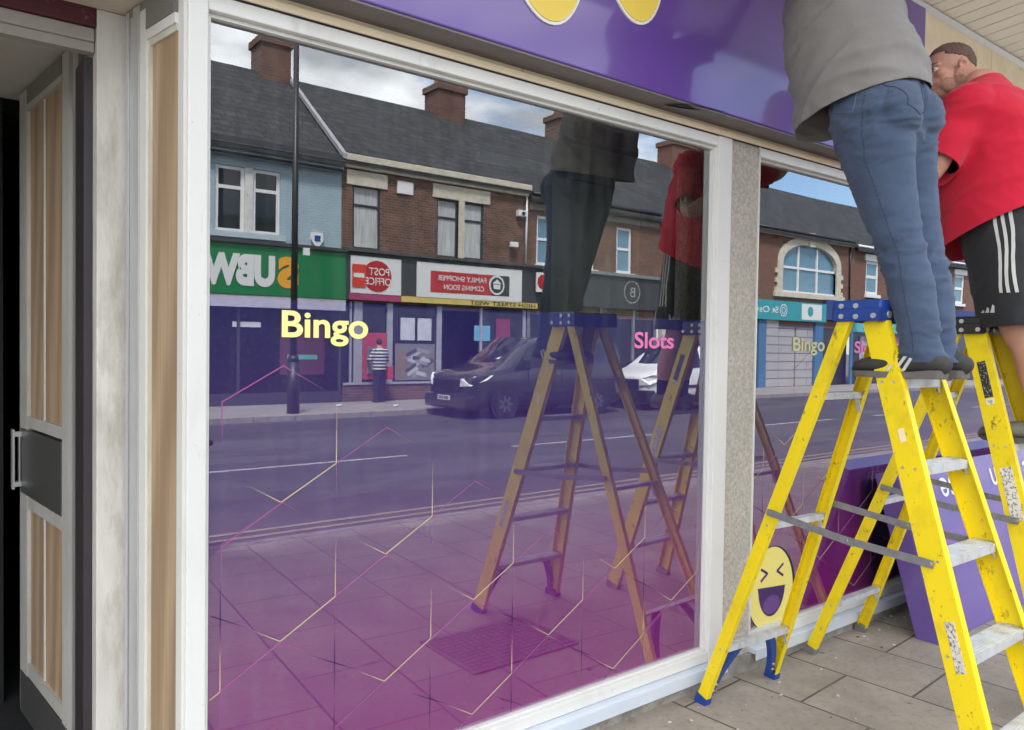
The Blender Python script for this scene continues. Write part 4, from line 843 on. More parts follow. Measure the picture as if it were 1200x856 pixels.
# ---- far end shops
b=thing('blue_fascia_shop','red brick shop at the far end with a navy and turquoise fascia','building',(43,FY,0))
H=[(36.3,37.55,4.35,5.95),(38.9,40.15,4.35,5.95),(42,43.2,4.35,5.95),(46,47.2,4.35,5.95)]
a=MB(); wall(a,35.1,56,2.6,6.5,H); a.build('wall',M_brickr,b)
for h in H:
    w_=window(b,*h,M_upvc,((),(h[2]+.85,)),fw=.14,pane=M_wingb); a=MB(); a.box(h[0]-.15,h[1]+.15,FY-.04,FY+.06,h[3],h[3]+.3); a.box(h[0]-.1,h[1]+.1,FY-.04,FY+.1,h[2]-.15,h[2]); a.build('lintel',M_upvc,w_)
a=MB(); gable(a,35.1,56,6.6,9.75); rf=a.build('roof',M_slate,b); chimney(rf,44,45.4,9.7,10.8,M_brickr); ends(b,35.1,56,6.5,9.7,M_brick2); gutter(b,35.2,55.9,6.55,M_upvc)
a=MB(); a.box(35.12,56,FY,FY+.2,3.02,3.95,mi=0); a.box(35.12,40.5,FY+.0,FY+.24,2.5,3.015,mi=1); a.build('fascia',[MT['navy_fascia'],mat('turquoise_awning',(.10,.42,.46))],b)
a=MB(); a.box(35.12,56,FY-.1,FY-.05,0,3.0); a.build('shop_glass',M_shop,b)
a=MB(); a.box(35.9,38.2,FY-.04,FY+.0,.8,2.3,mi=0); a.box(39,41.5,FY-.04,FY,.7,2.3,mi=1); a.box(42.3,44.5,FY-.04,FY,.7,2.3,mi=0); a.build('window_display',[mat('display_lilac',(.35,.33,.45),var=.5,vscale=3),mat('display_pink',(.45,.15,.35),var=.5,vscale=3)],b)
# ---- street lamp
t_=thing('street_lamp','tall dark street lamp post on the far pavement in front of the green shop','street lamp',(6.72,-14.4,0))
a=MB(); a.tube((6.72,-14.4,0),(6.72,-14.4,8.6),.08,.06,seg=18); a.build('pole',M_blk,t_)
a=MB(); a.tube((6.72,-14.4,0),(6.72,-14.4,1.15),.14,.135,seg=18); a.tube((6.72,-14.4,1.15),(6.72,-14.4,1.3),.135,.10,seg=18); a.build('base_sleeve',M_blk,t_)
a=MB(); a.tube((6.72,-14.4,8.5),(6.72,-12.9,9.0),.045,seg=12); a.box(6.60,6.84,-12.9,-12.2,8.94,9.06,bev=.03); a.build('lamp_head',M_metal,t_)
a=MB(); a.box(6.90,7.05,-14.37,-14.33,3.55,3.72,mi=0); a.build('small_plate',M_upvc,t_)
# ================================================================== VANS
M_tyre=mat('tyre_rubber',(.012,.012,.013),rough=.8); M_rim=mat('alloy_rim',(.18,.19,.20),rough=.35,metal=.7)
M_lamp=mat('headlamp_glass',(.80,.82,.84),rough=.15,metal=.1,var=.3,vscale=12); M_plate=mat('number_plate_white',(.70,.70,.68),rough=.4,var=.02)
def van(label,ox,cy,z0,st,paint,bump,wx,wr,winf,side,name='parked_van'):
    """front faces -x ; st = stations (x, zbottom, zbelt, ztop, wbottom, wbelt, wtop)"""
    t=thing(name,label,'van',(ox+2.4,cy,z0))
    bm=bmesh.new(); rings=[]
    for (x,zb,zm,zt,wb,wm,wt) in st:
        sec=[(wb*.6,zb),(wb,zb+.04),(wm*1.0,zb+(zm-zb)*.35),(wm*1.01,zb+(zm-zb)*.7),(wm,zm),(wm+(wt-wm)*.45,zm+(zt-zm)*.45),(wt,zt-.10 if zt-zm>.3 else zt-.04),(wt*.86,zt-.012),(wt*.45,zt)]
        sec=sec+[(-a_,b_) for a_,b_ in sec[::-1]]
        rings.append([bm.verts.new((ox+x,cy+a_,z0+b_)) for a_,b_ in sec])
    n=len(rings[0])
    for i in range(len(rings)-1):
        for j in range(n): bm.faces.new((rings[i][j],rings[i][(j+1)%n],rings[i+1][(j+1)%n],rings[i+1][j]))
    bm.faces.new(rings[0][::-1]); bm.faces.new(rings[-1])
    bmesh.ops.recalc_face_normals(bm,faces=bm.faces)
    me=bpy.data.meshes.new('body'); bm.to_mesh(me); bm.free(); me.materials.append(paint)
    for p in me.polygons: p.use_smooth=True
    o=bpy.data.objects.new('body',me); COL.objects.link(o); attach(o,t)
    md=o.modifiers.new('s','SUBSURF'); md.levels=2; md.render_levels=2
    for x in wx:
        for s in (1,-1):
            y=cy+s*(st[3][5]-.10)
            a=MB(); a.tube((ox+x,y-.11,z0+wr),(ox+x,y+.125,z0+wr),wr,seg=32); bmesh.ops.bevel(a.bm,geom=[e for e in a.bm.edges if len(e.link_faces)==2 and any(len(f.verts)>4 for f in e.link_faces)],offset=.03,segments=2,affect='EDGES'); w_=a.build('wheel',M_tyre,t)
            a=MB(); yy=y+s*.127; a.disc((ox+x,yy,z0+wr),(0,s,0),wr*.62,th=.006,seg=28,mi=0)
            for k in range(7):
                an=2*math.pi*k/7; c_=Vector((math.cos(an),0,math.sin(an))); d_=Vector((-math.sin(an),0,math.cos(an)))
                q=Vector((ox+x,yy+s*.007,z0+wr)); a.prism([q+c_*.05-d_*.035,q+c_*wr*.58-d_*.025,q+c_*wr*.58+d_*.025,q+c_*.05+d_*.035],(0,s*.012,0),1)
            a.build('rim',[M_blk,M_rim],w_)
            a=MB(); ya=cy+s*(st[3][5]-.005)
            a.disc((ox+x,ya,z0+wr+.03),(0,s,0),wr*1.18,th=.008,seg=36); a.build('wheel_arch',M_blk,t)
    def gx(x,key):
        for i in range(len(st)-1):
            if st[i][0]<=x<=st[i+1][0]:
                f=(x-st[i][0])/(st[i+1][0]-st[i][0]); return st[i][key]+(st[i+1][key]-st[i][key])*f
    # windscreen
    xa,xb=winf; a=MB(); za=gx(xa,3)+.01; zb=gx(xb,3)+.02; wa=gx(xa,6)*.90; wb_=gx(xb,6)*.86
    N=8; P=[];Q=[]
    for i in range(N+1):
        u=-1+2*i/N; P.append((ox+xa+.10*u*u*.8,cy+u*wa,z0+za-.03*u*u)); Q.append((ox+xb+.06*u*u,cy+u*wb_,z0+zb-.03*u*u))
    for i in range(N): a.prism([P[i],P[i+1],Q[i+1],Q[i]],(-.012,0,.012))
    ws=a.build('windscreen',M_wing,t)
    a=MB(); a.prism([(ox+xa+.10,cy-.1,z0+za+.055),(ox+xa+.10,cy+.45,z0+za+.055),(ox+xa+.30,cy+.45,z0+za+.175),(ox+xa+.30,cy-.1,z0+za+.175)],(-.012,0,.012)); a.build('paper_on_dash',mat('paper_white',(.75,.75,.76)),ws)
    for s in (1,-1):
        for pl in side:
            a=MB(); pts=[]
            for (x,h) in pl:
                zm=gx(x,2);zt=gx(x,3);wm=gx(x,5);wt=gx(x,6); z=zm+(zt-zm)*h; wv=wm+(wt-wm)*min(1,h*1.0)*1.0
                pts.append((ox+x,cy+s*(wv+.004),z0+z))
            a.prism(pts,(0,s*.008,0)); a.build('side_window',M_wing,t)
        # mirrors, sills, door lines, handle
        a=MB(); xm=winf[0]+.38; a.box(ox+xm-.02,ox+xm+.13,cy+s*1.02,cy+s*1.20,z0+st[4][2]+.02,z0+st[4][2]+.27,bev=.03); a.box(ox+xm+.03,ox+xm+.08,cy+s*.90,cy+s*1.04,z0+st[4][2]+.03,z0+st[4][2]+.09); a.build('wing_mirror',M_blk,t)
        a=MB(); yb_=cy+s*(gx(2.0,5)+.006)
        for x in (winf[1]-.20+.0,winf[1]+.85): a.box(ox+x,ox+x+.012,min(yb_,yb_+s*.004),max(yb_,yb_+s*.004),z0+.35,z0+gx(2.,2)-.02)
        a.box(ox+wx[0]+.5,ox+wx[1]-.5,min(yb_,yb_+s*.012),max(yb_,yb_+s*.012),z0+.60,z0+.68)
        a.build('door_seam',M_blk,t)
        a=MB(); a.box(ox+winf[1]+.62,ox+winf[1]+.80,min(yb_,yb_+s*.03),max(yb_,yb_+s*.03),z0+1.02,z0+1.05,bev=.006); a.build('door_handle',M_rim,t)
        # headlamps
        a=MB(); z1=st[1][2]; q=[(ox-.01,cy+s*.58,z0+z1-.24),(ox+.10,cy+s*.86,z0+z1-.22),(ox+.50,cy+s*.99,z0+z1-.07),(ox+.66,cy+s*.975,z0+z1+.03),(ox+.20,cy+s*.88,z0+z1+.05),(ox-.01,cy+s*.62,z0+z1-.06)]
        cc=sum((Vector(p) for p in q),Vector())/6; qq=[Vector(p)+Vector((-.035,s*.03,.012)) for p in q]
        a.prism(qq,(.05,-s*.05,0)); a.build('headlight',M_lamp,t)
        a=MB(); a.box(ox-.055,ox+.08,cy+s*.64,cy+s*.88,z0+.40,z0+.50,bev=.02); a.build('fog_lamp_trim',M_rim,t)
    a=MB(); a.box(ox-.06,ox+.05,cy-.55,cy+.55,z0+st[1][2]-.36,z0+st[1][2]-.06,bev=.03)
    for k in range(4): a.box(ox-.075,ox-.055,cy-.52,cy+.52,z0+st[1][2]-.33+.07*k,z0+st[1][2]-.31+.07*k)
    a.build('grille',M_blk,t)
    a=MB(); a.box(ox-.07,ox+.30,cy-.93,cy+.93,z0+.22,z0+.56,bev=.06); a.build('bumper',bump,t)
    a=MB(); a.box(ox-.095,ox-.075,cy-.26,cy+.26,z0+.42,z0+.53); pl_=a.build('number_plate',M_plate,t)
    a=MB()
    for k,(x0,w_) in enumerate(((-.20,.05),(-.13,.05),(-.06,.04),(.03,.05),(.10,.05),(.16,.045))): a.box(ox-.098,ox-.0955,cy+x0,cy+x0+w_,z0+.44,z0+.51)
    a.build('plate_characters',M_blk,pl_)
    return t
M_van=mat('graphite_van_paint',(.035,.037,.042),rough=.25,metal=.4,var=.05,coat=1.)
M_vanw=mat('white_van_paint',(.68,.69,.70),rough=.3,var=.03,coat=.6)
ST=[(-.02,.30,.86,.92,.55,.70,.55),(.08,.24,.98,1.05,.88,.92,.74),(.40,.24,1.06,1.13,.94,.98,.80),(.95,.24,1.12,1.24,.95,.985,.84),(1.12,.24,1.13,1.34,.95,.985,.82),(1.85,.24,1.16,1.88,.95,.985,.76),(2.15,.24,1.17,1.94,.95,.985,.77),(3.4,.24,1.18,1.95,.95,.985,.78),(4.80,.24,1.18,1.93,.95,.98,.78),(4.95,.30,1.16,1.86,.90,.95,.74)]
van('dark graphite panel van parked facing left outside the post office shop',9.92,-13.05,RZ,ST,M_van,M_van,(.98,3.92),.345,(1.08,1.86),
  [[(1.30,.10),(1.62,.10),(1.62,.66)],[(1.66,.10),(2.55,.10),(2.55,.80),(1.95,.82),(1.70,.74)]])
ST2=[(-.02,.30,.82,.88,.50,.62,.50),(.08,.24,.92,1.0,.80,.84,.68),(.35,.24,1.00,1.08,.86,.90,.74),(.80,.24,1.06,1.20,.88,.91,.76),(.95,.24,1.07,1.28,.88,.91,.75),(1.55,.24,1.10,1.74,.88,.91,.66),(1.85,.24,1.10,1.80,.88,.91,.68),(3.0,.24,1.10,1.80,.88,.91,.70),(4.1,.24,1.10,1.78,.88,.90,.70),(4.22,.30,1.08,1.70,.84,.88,.66)]
van('small white van with a black bumper parked behind the dark van',15.75,-12.95,RZ,ST2,M_vanw,M_blk,(.85,3.4),.32,(.92,1.56),
  [[(1.10,.10),(1.40,.10),(1.40,.64)],[(1.44,.10),(2.25,.10),(2.25,.80),(1.75,.82),(1.50,.74)]])
# ================================================================== PEOPLE
def catmull(P,n):
    out=[]
    P=[P[0]]+list(P)+[P[-1]]
    for i in range(1,len(P)-2):
        for k in range(n):
            t=k/n; p0,p1,p2,p3=P[i-1],P[i],P[i+1],P[i+2]
            out.append([.5*((2*b)+(-a_+c)*t+(2*a_-5*b+4*c-d)*t*t+(-a_+3*b-3*c+d)*t**3) for a_,b,c,d in zip(p0,p1,p2,p3)])
    out.append(list(P[-2])); return out
def loft(bm,pts,hint=(1,0,0),seg=20,n=5,round_=(True,True),mi=0):
    """pts: (x,y,z,rx,ry) ; rx lies along the hint direction"""
    Q=catmull([list(p) for p in pts],n); C=[Vector(q[:3]) for q in Q]; rings=[]; hint=Vector(hint)
    def frame(i):
        t=(C[min(i+1,len(C)-1)]-C[max(i-1,0)]).normalized(); u=(hint-t*hint.dot(t)).normalized(); return t,u,t.cross(u)
    def ring(c,u,v,rx,ry): return [bm.verts.new(c+u*rx*math.cos(2*math.pi*j/seg)+v*ry*math.sin(2*math.pi*j/seg)) for j in range(seg)]
    seq=[]
    t,u,v=frame(0); rx,ry=Q[0][3:5]
    if round_[0]:
        for a_ in (75,50,25): k=math.cos(R(a_)); seq.append((C[0]-t*min(rx,ry)*math.sin(R(a_)),u,v,rx*k,ry*k))
    for i in range(len(C)):
        t,u,v=frame(i); seq.append((C[i],u,v,max(Q[i][3],.002),max(Q[i][4],.002)))
    rx,ry=Q[-1][3:5]
    if round_[1]:
        for a_ in (25,50,75): k=math.cos(R(a_)); seq.append((C[-1]+t*min(rx,ry)*math.sin(R(a_)),u,v,rx*k,ry*k))
    for s_ in seq: rings.append(ring(*s_))
    for i in range(len(rings)-1):
        for j in range(seg):
            f=bm.faces.new((rings[i][j],rings[i][(j+1)%seg],rings[i+1][(j+1)%seg],rings[i+1][j])); f.material_index=mi
    bm.faces.new(rings[0][::-1]).material_index=mi; bm.faces.new(rings[-1]).material_index=mi
def ell(bm,c,r,seg=20,M=None):
    g=bmesh.ops.create_uvsphere(bm,u_segments=seg,v_segments=seg*2//3,radius=1)
    for v in g['verts']:
        q=Vector((v.co.x*r[0],v.co.y*r[1],v.co.z*r[2])); v.co=(M@q if M else q)+Vector(c)
def remesh(bm,voxel,sm=4,fac=.5):
    bmesh.ops.recalc_face_normals(bm,faces=bm.faces)
    me=bpy.data.meshes.new('tmp'); bm.to_mesh(me); bm.free(); o=bpy.data.objects.new('tmp',me); COL.objects.link(o)
    md=o.modifiers.new('r','REMESH'); md.mode='VOXEL'; md.voxel_size=voxel; md.use_smooth_shade=True
    m2=o.modifiers.new('s','SMOOTH'); m2.iterations=sm; m2.factor=fac
    dg=bpy.context.evaluated_depsgraph_get(); dg.update(); r=bpy.data.meshes.new_from_object(o.evaluated_get(dg)); bpy.data.objects.remove(o); bpy.data.meshes.remove(me)
    return r
def fold(me,amp,sc=(4,4,14),seed=0,mask=None,ridge=True):
    """cloth folds : ridged noise along the normal"""
    ns=[v.normal.copy() for v in me.vertices]
    for v,n in zip(me.vertices,ns):
        p=Vector((v.co.x*sc[0]+seed,v.co.y*sc[1],v.co.z*sc[2]+.8*math.sin(v.co.x*9+v.co.y*7+seed)))
        a_=noise.noise(p); b_=noise.noise(p*2.1+Vector((7,3,1)))
        h=(1-2*abs(a_))*1.0-.55+.35*b_ if ridge else a_
        k=mask(v.co) if mask else 1
        v.co=v.co+n*amp*h*k
def crease(me,amp,sc,seed,mask=None,sharp=5.,tilt=.9):
    ns=[v.normal.copy() for v in me.vertices]
    for v,n in zip(me.vertices,ns):
        p=Vector((v.co.x*sc[0]+seed,v.co.y*sc[1],v.co.z*sc[2]+tilt*v.co.y*sc[1]))
        a_=noise.noise(p)+.25*noise.noise(p*2.3); h=max(0,1-abs(a_)*sharp)**1.6; g=.5+.5*noise.noise(p*.45+Vector((9,2,seed)))*2
        v.co=v.co+n*amp*h*max(0,min(1.4,g))*(mask(v.co) if mask else 1)
def cut(me,planes,solid=None,inner=None):
    """trim openings by planes (point, normal pointing to the side thrown away), then give the cloth thickness"""
    bm=bmesh.new(); bm.from_mesh(me)
    for co,no,test in planes:
        if test is None: bmesh.ops.bisect_plane(bm,geom=bm.verts[:]+bm.edges[:]+bm.faces[:],plane_co=co,plane_no=no,clear_outer=True)
        else:
            fs=[f for f in bm.faces if test(f.calc_center_median())]; ge=set(fs)
            for f in fs: ge|=set(f.verts)|set(f.edges)
            bmesh.ops.bisect_plane(bm,geom=list(ge),plane_co=co,plane_no=no)
            dl=[f for f in bm.faces if test(f.calc_center_median()) and (f.calc_center_median()-Vector(co)).dot(Vector(no))>1e-5]
            bmesh.ops.delete(bm,geom=dl,context='FACES')
    if solid:
        bmesh.ops.recalc_face_normals(bm,faces=bm.faces); bm.normal_update()
        bmesh.ops.delete(bm,geom=[v for v in bm.verts if not v.link_faces],context='VERTS')
        # keep the largest sheet only, then add the inner face of the cloth
        seen=set(); best=[]
        for v in bm.verts:
            if v in seen: continue
            st_=[v]; cur={v}
            while st_:
                q=st_.pop()
                for e in q.link_edges:
                    r=e.other_vert(q)
                    if r not in cur: cur.add(r); st_.append(r)
            seen|=cur
            if len(cur)>len(best): best=cur
        bmesh.ops.delete(bm,geom=[v for v in bm.verts if v not in best],context='VERTS')
        bmesh.ops.recalc_face_normals(bm,faces=bm.faces); bm.normal_update()
        fs=list(bm.faces); be=[e for e in bm.edges if len(e.link_faces)==1]; mp={v:bm.verts.new(v.co-v.normal*solid) for v in list(bm.verts)}
        for f in fs: bm.faces.new([mp[v] for v in reversed(f.verts)])
        for e in be:
            l_=e.link_faces[0]; a_,b_=e.verts
            try: bm.faces.new((b_,a_,mp[a_],mp[b_]))
            except ValueError: pass
        bmesh.ops.recalc_face_normals(bm,faces=bm.faces)
    bm.to_mesh(me); bm.free()
    for p in me.polygons: p.use_smooth=True
def put(me,name,mats,parent):
    me.materials.clear()
    for q in (mats if isinstance(mats,(list,tuple)) else [mats]): me.materials.append(q)
    for p in me.polygons: p.use_smooth=True
    o=bpy.data.objects.new(name,me); COL.objects.link(o)
    if parent is not None: attach(o,parent)
    return o
def hand(bm,wrist,dirv,palmn,side,curl=.5,sc=1.0):
    """palm and five fingers. dirv: wrist->knuckles, palmn: palm faces this way, side=+1 thumb towards dirv x palmn"""
    d=Vector(dirv).normalized(); n=Vector(palmn); n=(n-d*n.dot(d)).normalized(); s=d.cross(n)*side; W_=Vector(wrist)
    P=lambda a,b,c: W_+(d*a+s*b+n*c)*sc
    q=lambda v,rx,ry: (*v,rx*sc,ry*sc)
    loft(bm,[q(P(-.01,0,0),.029,.021),q(P(.03,.0,0),.036,.018),q(P(.07,0,0),.041,.016),q(P(.092,0,.002),.040,.013)],hint=s,seg=14,n=3)
    for k,(b,l) in enumerate(((.031,.070),(.0105,.080),(-.0105,.074),(-.031,.058))):
        a0=P(.075,b,0); pts=[a0]; ang=R(12+8*k*.3)*curl*2; p=Vector(a0); r=.0092-.0007*k
        dirc=d+s*b*2.2
        for seglen in (.35,.37,.28):
            dc=(dirc*math.cos(ang)+n*math.sin(ang)).normalized(); p=p+dc*(l*seglen+ (.018 if seglen==.35 else 0))*sc; pts.append(p.copy()); ang+=R(38)*curl*2
        loft(bm,[q(v,r*(1-.07*i),r*(1-.07*i)) for i,v in enumerate(pts)],hint=s,seg=10,n=3)
    th=[P(.012,.022,.004),P(.040,.050,.014),P(.066,.062,.024),P(.088,.064,.034)]
    loft(bm,[q(v,r,r) for v,r in zip(th,(.014,.0125,.0105,.0092))],hint=n,seg=10,n=3)
def head(bm,c,f,up,s=1.):
    """c = centre of skull, f = facing"""
    f=Vector(f).normalized(); up=Vector(up); up=(up-f*up.dot(f)).normalized(); r=f.cross(up)
    M=Matrix((r,f,up)).transposed()
    X=lambda a,b,cc: Vector(c)+(r*a+f*b+up*cc)*s
    ell(bm,X(0,-.012,.028),(.078*s,.098*s,.090*s),24,M)          # cranium
    ell(bm,X(0,.018,-.040),(.064*s,.078*s,.080*s),20,M)          # face
    ell(bm,X(0,.048,-.092),(.040*s,.040*s,.030*s),16,M)          # chin
    for k in (-1,1):
        ell(bm,X(.042*k,.020,-.072),(.028*s,.050*s,.034*s),14,M) # jaw
        ell(bm,X(.040*k,.066,-.022),(.024*s,.022*s,.020*s),12,M) # cheek
        ell(bm,X(.030*k,.080,.014),(.028*s,.014*s,.010*s),12,M)  # brow
        # ear : rim, bowl and lobe
        for i in range(9):
            t=R(-70+i*30); ell(bm,X((.079+.006*math.sin(t/2+.4))*k,-.008-.017*math.cos(t),-.010+.030*math.sin(t)),(.006*s,.006*s,.0065*s),8,M)
        ell(bm,X(.075*k,-.004,-.012),(.006*s,.013*s,.022*s),10,M); ell(bm,X(.077*k,.002,-.042),(.006*s,.007*s,.009*s),8,M)
    loft(bm,[(*X(0,.088,.012),.009*s,.009*s),(*X(0,.100,-.012),.011*s,.011*s),(*X(0,.112,-.030),.014*s,.013*s),(*X(0,.096,-.044),.015*s,.010*s)],hint=r,seg=12,n=3)
    ell(bm,X(0,.090,-.062),(.024*s,.010*s,.0055*s),12,M); ell(bm,X(0,.087,-.073),(.021*s,.011*s,.0065*s),12,M)
    return X,M,(r,f,up)
def face_bits(X,M,parent,s,browcol,eyecol=(.12,.10,.08)):
    a=MB()
    for k in (-1,1):
        a.sphere(X(.031*k,.079,.0),.0125*s,12,0); a.sphere(X(.0315*k,.0865,.0),.0062*s,10,1)
    a.build('eyes',[mat('eye_white',(.6,.57,.54),rough=.2),mat('iris_'+parent.name,eyecol,rough=.2)],parent)
    a=MB()
    for k in (-1,1):
        for i in range(5):
            c_=X((.018+.007*i)*k,.094-.0035*i,.020+.002*math.sin(i*.8)); a.sphere(c_,.0052*s,8,0,sc=(1.2,.8,.7))
    a.build('eyebrows',browcol,parent)
def skin(name,col):
    m=mat(name,col,rough=.5,var=.10,vscale=14,bump=.12,bscale=220); b=m.node_tree.nodes['Principled BSDF']; b.inputs['Subsurface Weight'].default_value=.12; b.inputs['Subsurface Radius'].default_value=(.02,.008,.004); b.inputs['Subsurface Scale'].default_value=.5; return m
def clothmat(name,col,rough=.85,sc=(1,1,1),var=.06,dirt=None,bump=.25):
    m=mat(name,col,rough=rough,var=var,vscale=9,bump=bump,bscale=420,spec=.25,dirt=dirt,dscale=4,dlo=.55,dhi=.8); m.node_tree.nodes['Principled BSDF'].inputs['Sheen Weight'].default_value=.15; return m
def shoe(parent,name,heel,toe,zf,w_,mats,stripes=True,up_=.115,sole=.024):
    """heel,toe: xy of the sole ends; zf: height of what it stands on"""
    h=Vector((heel[0],heel[1],zf)); t=Vector((toe[0],toe[1],zf)); d=(t-h); L_=d.length; d.normalize(); s=Vector((-d.y,d.x,0)); Z=Vector((0,0,1))
    prof=[(.0,.028,.0),(.04,.033,0),(.12,.033,0),(.35,.034,.0),(.62,.043,.0),(.78,.045,.0),(.92,.036,.004),(1.0,.012,.012)]
    a=MB(); ring=[]
    for k in range(2):
        z=k
    # sole
    P=[(f,w) for f,w,_ in prof]
    up=[]; lo=[]
    out=[(f,w) for f,w,_ in prof]+[(f,-w) for f,w,_ in prof[::-1]]
    top=[h+d*(f*L_)+s*(w*w_*1.04)+Z*(sole+ (.008 if f<.2 else 0)) for f,w in out]; bot=[h+d*(f*L_)+s*(w*w_)+Z*(.001+(.012 if f>.95 else 0)) for f,w in out]
    A_=[a.bm.verts.new(p) for p in top]; B_=[a.bm.verts.new(p) for p in bot]; n=len(A_)
    a.bm.faces.new(A_); a.bm.faces.new(B_[::-1])
    for i in range(n): a.bm.faces.new((A_[i],B_[i],B_[(i+1)%n],A_[(i+1)%n]))
    bmesh.ops.bevel(a.bm,geom=a.bm.edges[:],offset=.003,segments=2,affect='EDGES')
    so_=a.build('shoe_sole',mats[1],parent,smooth=False)
    bm=bmesh.new()
    pts=[]
    for f,w,hh in ((.03,.029,.062),(.12,.034,.078),(.28,.036,.082),(.45,.037,.072),(.62,.041,.060),(.80,.042,.052),(.93,.031,.038),(.985,.014,.016)):
        c_=h+d*(f*L_)+Z*(sole+hh/2-.004); pts.append((*c_,w*w_,hh/2+.004))
    loft(bm,pts,hint=s,seg=18,n=4)
    c_=h+d*(.20*L_)+Z*(sole+.055); loft(bm,[(*c_,.033*w_,.040),(*(c_+Z*(up_-.085)+d*.006),.033*w_,.040)],hint=s,seg=18,n=3,round_=(True,False))
    me=remesh(bm,.005,3); o=put(me,'shoe',mats[0],parent); attach_sole=so_
    so_.parent=o; so_.location=Vector((0,0,0))-Vector(o.location)+Vector(so_.location)-Vector((0,0,0)) if False else so_.location
    so_.parent=parent
    if stripes:
        a=MB()
        for sd in (1,-1):
            for k in range(3):
                f0=.36+.085*k; q0=h+d*(f0*L_)+s*sd*(.0385*w_+.001)+Z*(sole+.004); q1=h+d*((f0-.10)*L_)+s*sd*(.0350*w_+.0005)+Z*(sole+.064-.008*k)
                a.prism([q0,q0+d*.012,q1+d*.012,q1],s*sd*.0035)
        a.build('shoe_stripe',mats[2],o)
    # laces and tongue
    a=MB()
    for k in range(5):
        f=.36+.05*k; hh=.088-.013*k; q=h+d*(f*L_)+Z*(sole+hh-.004-.0); a.tube(q-s*.020,q+s*.020,.0028,seg=6)
    a.build('laces',mats[3],o)
    # sole belongs to the shoe
    lw=wloc(so_); so_.parent=o; so_.location=lw-wloc(o)
    return o
# ---------------------------------------------------------------- man in grey
M_skin=skin('skin_light_reddish',(.52,.27,.19)); M_skin2=skin('skin_light',(.50,.29,.21))
M_greyT=clothmat('grey_tshirt',(.215,.205,.195),bump=.2)
M_jean=clothmat('blue_jeans',(.060,.088,.150),var=.12,dirt=(.085,.115,.18),bump=.35)
M_hair=mat('dark_brown_hair',(.045,.03,.022),rough=.75,var=.3,vscale=60,bump=.8,bscale=260)
gx_=2.915
A=thing('person','man in grey t-shirt and blue jeans standing on the blue capped stepladder, arms raised','person',(gx_,-1.0,1.50))
ZT=1.503
lx,rx_=gx_-.058,gx_+.068
bm=bmesh.new()
for x,ky,hy in ((lx,-.945,0),(rx_,-.955,0)):
    loft(bm,[(x,-1.03,ZT+.075,.034,.040),(x,-1.03,ZT+.16,.038,.043),(x,-.995,ZT+.32,.048,.054),(x+.0,-.955,ZT+.46,.050,.058),(x-(.015 if x<gx_ else -.015),-.90,ZT+.72,.074,.085),(gx_+(-.085 if x<gx_ else .085),-.845,ZT+.98,.076,.10)],hint=(1,0,0),seg=18,n=4)
    loft(bm,[(x,-1.06,ZT+.06,.030,.034),(x,-.95,ZT+.045,.032,.024),(x,-.84,ZT+.035,.032,.018)],hint=(1,0,0),seg=12,n=3)
loft(bm,[(gx_,-.845,2.40,.14,.11),(gx_,-.84,2.52,.165,.125),(gx_,-.80,2.68,.160,.135),(gx_,-.755,2.86,.165,.14),(gx_,-.71,3.02,.185,.125),(gx_,-.675,3.11,.175,.085),(gx_,-.655,3.16,.09,.065)],hint=(1,0,0),seg=26,n=4)
ell(bm,(gx_,-.70,2.72),(.13,.14,.15))
loft(bm,[(gx_,-.66,3.12,.060,.060),(gx_,-.635,3.20,.056,.058),(gx_,-.62,3.26,.055,.058)],hint=(1,0,0),seg=16,n=3)
XA,MA,_=head(bm,(gx_,-.600,3.325),(.0,1,.12),(0,-.12,1))
for s,el_,wr,hd in ((-1,(gx_-.34,-.52,3.10),(gx_-.26,-.285,3.22),(.10,.55,.75)),(1,(gx_+.33,-.50,3.16),(gx_+.25,-.275,3.28),(-.10,.5,.8))):
    sh=(gx_+s*.185,-.665,3.08)
    loft(bm,[(*sh,.058,.058),(*lerp(sh,el_,.5),.050,.050),(*el_,.040,.040),(*lerp(el_,wr,.35),.041,.038),(*wr,.027,.022)],hint=(0,0,1),seg=16,n=4)
    hand(bm,wr,hd,(0,1,-.5),-s,curl=.35)
me=remesh(bm,.0055,5); body=put(me,'body',M_skin2,A)
face_bits(XA,MA,A,1.,M_hair)
# hair : cap over the cranium
def haircap(X,M_,parent,m,s=1.,low=-.02,front=.045,grow=1.07,z=.032,slope=.9):
    bm=bmesh.new(); ell(bm,X(0,-.014,z),(.080*s*grow,.100*s*grow,.090*s*grow),84,M_)
    inv=M_.inverted()
    dl=[]
    for f in bm.faces:
        q=inv@(f.calc_center_median()-X(0,0,0)); 
        lim=front if q.y>.055 else (low+ (q.y+.03)*slope if q.y>-.03 else low-.03*min(1,(-q.y-.03)/.04))
        if q.z<lim*s: dl.append(f)
    bmesh.ops.delete(bm,geom=dl,context='FACES'); bmesh.ops.recalc_face_normals(bm,faces=bm.faces)
    for v in bm.verts:
        d_=(v.co-X(0,-.014,z)).normalized(); v.co+=d_*.004*noise.noise(v.co*60)
    bmesh.ops.solidify(bm,geom=bm.faces[:],thickness=.008)
    me=bpy.data.meshes.new('hair'); bm.to_mesh(me); bm.free(); return put(me,'hair',m,parent)
haircap(XA,MA,A,M_hair,grow=1.10)
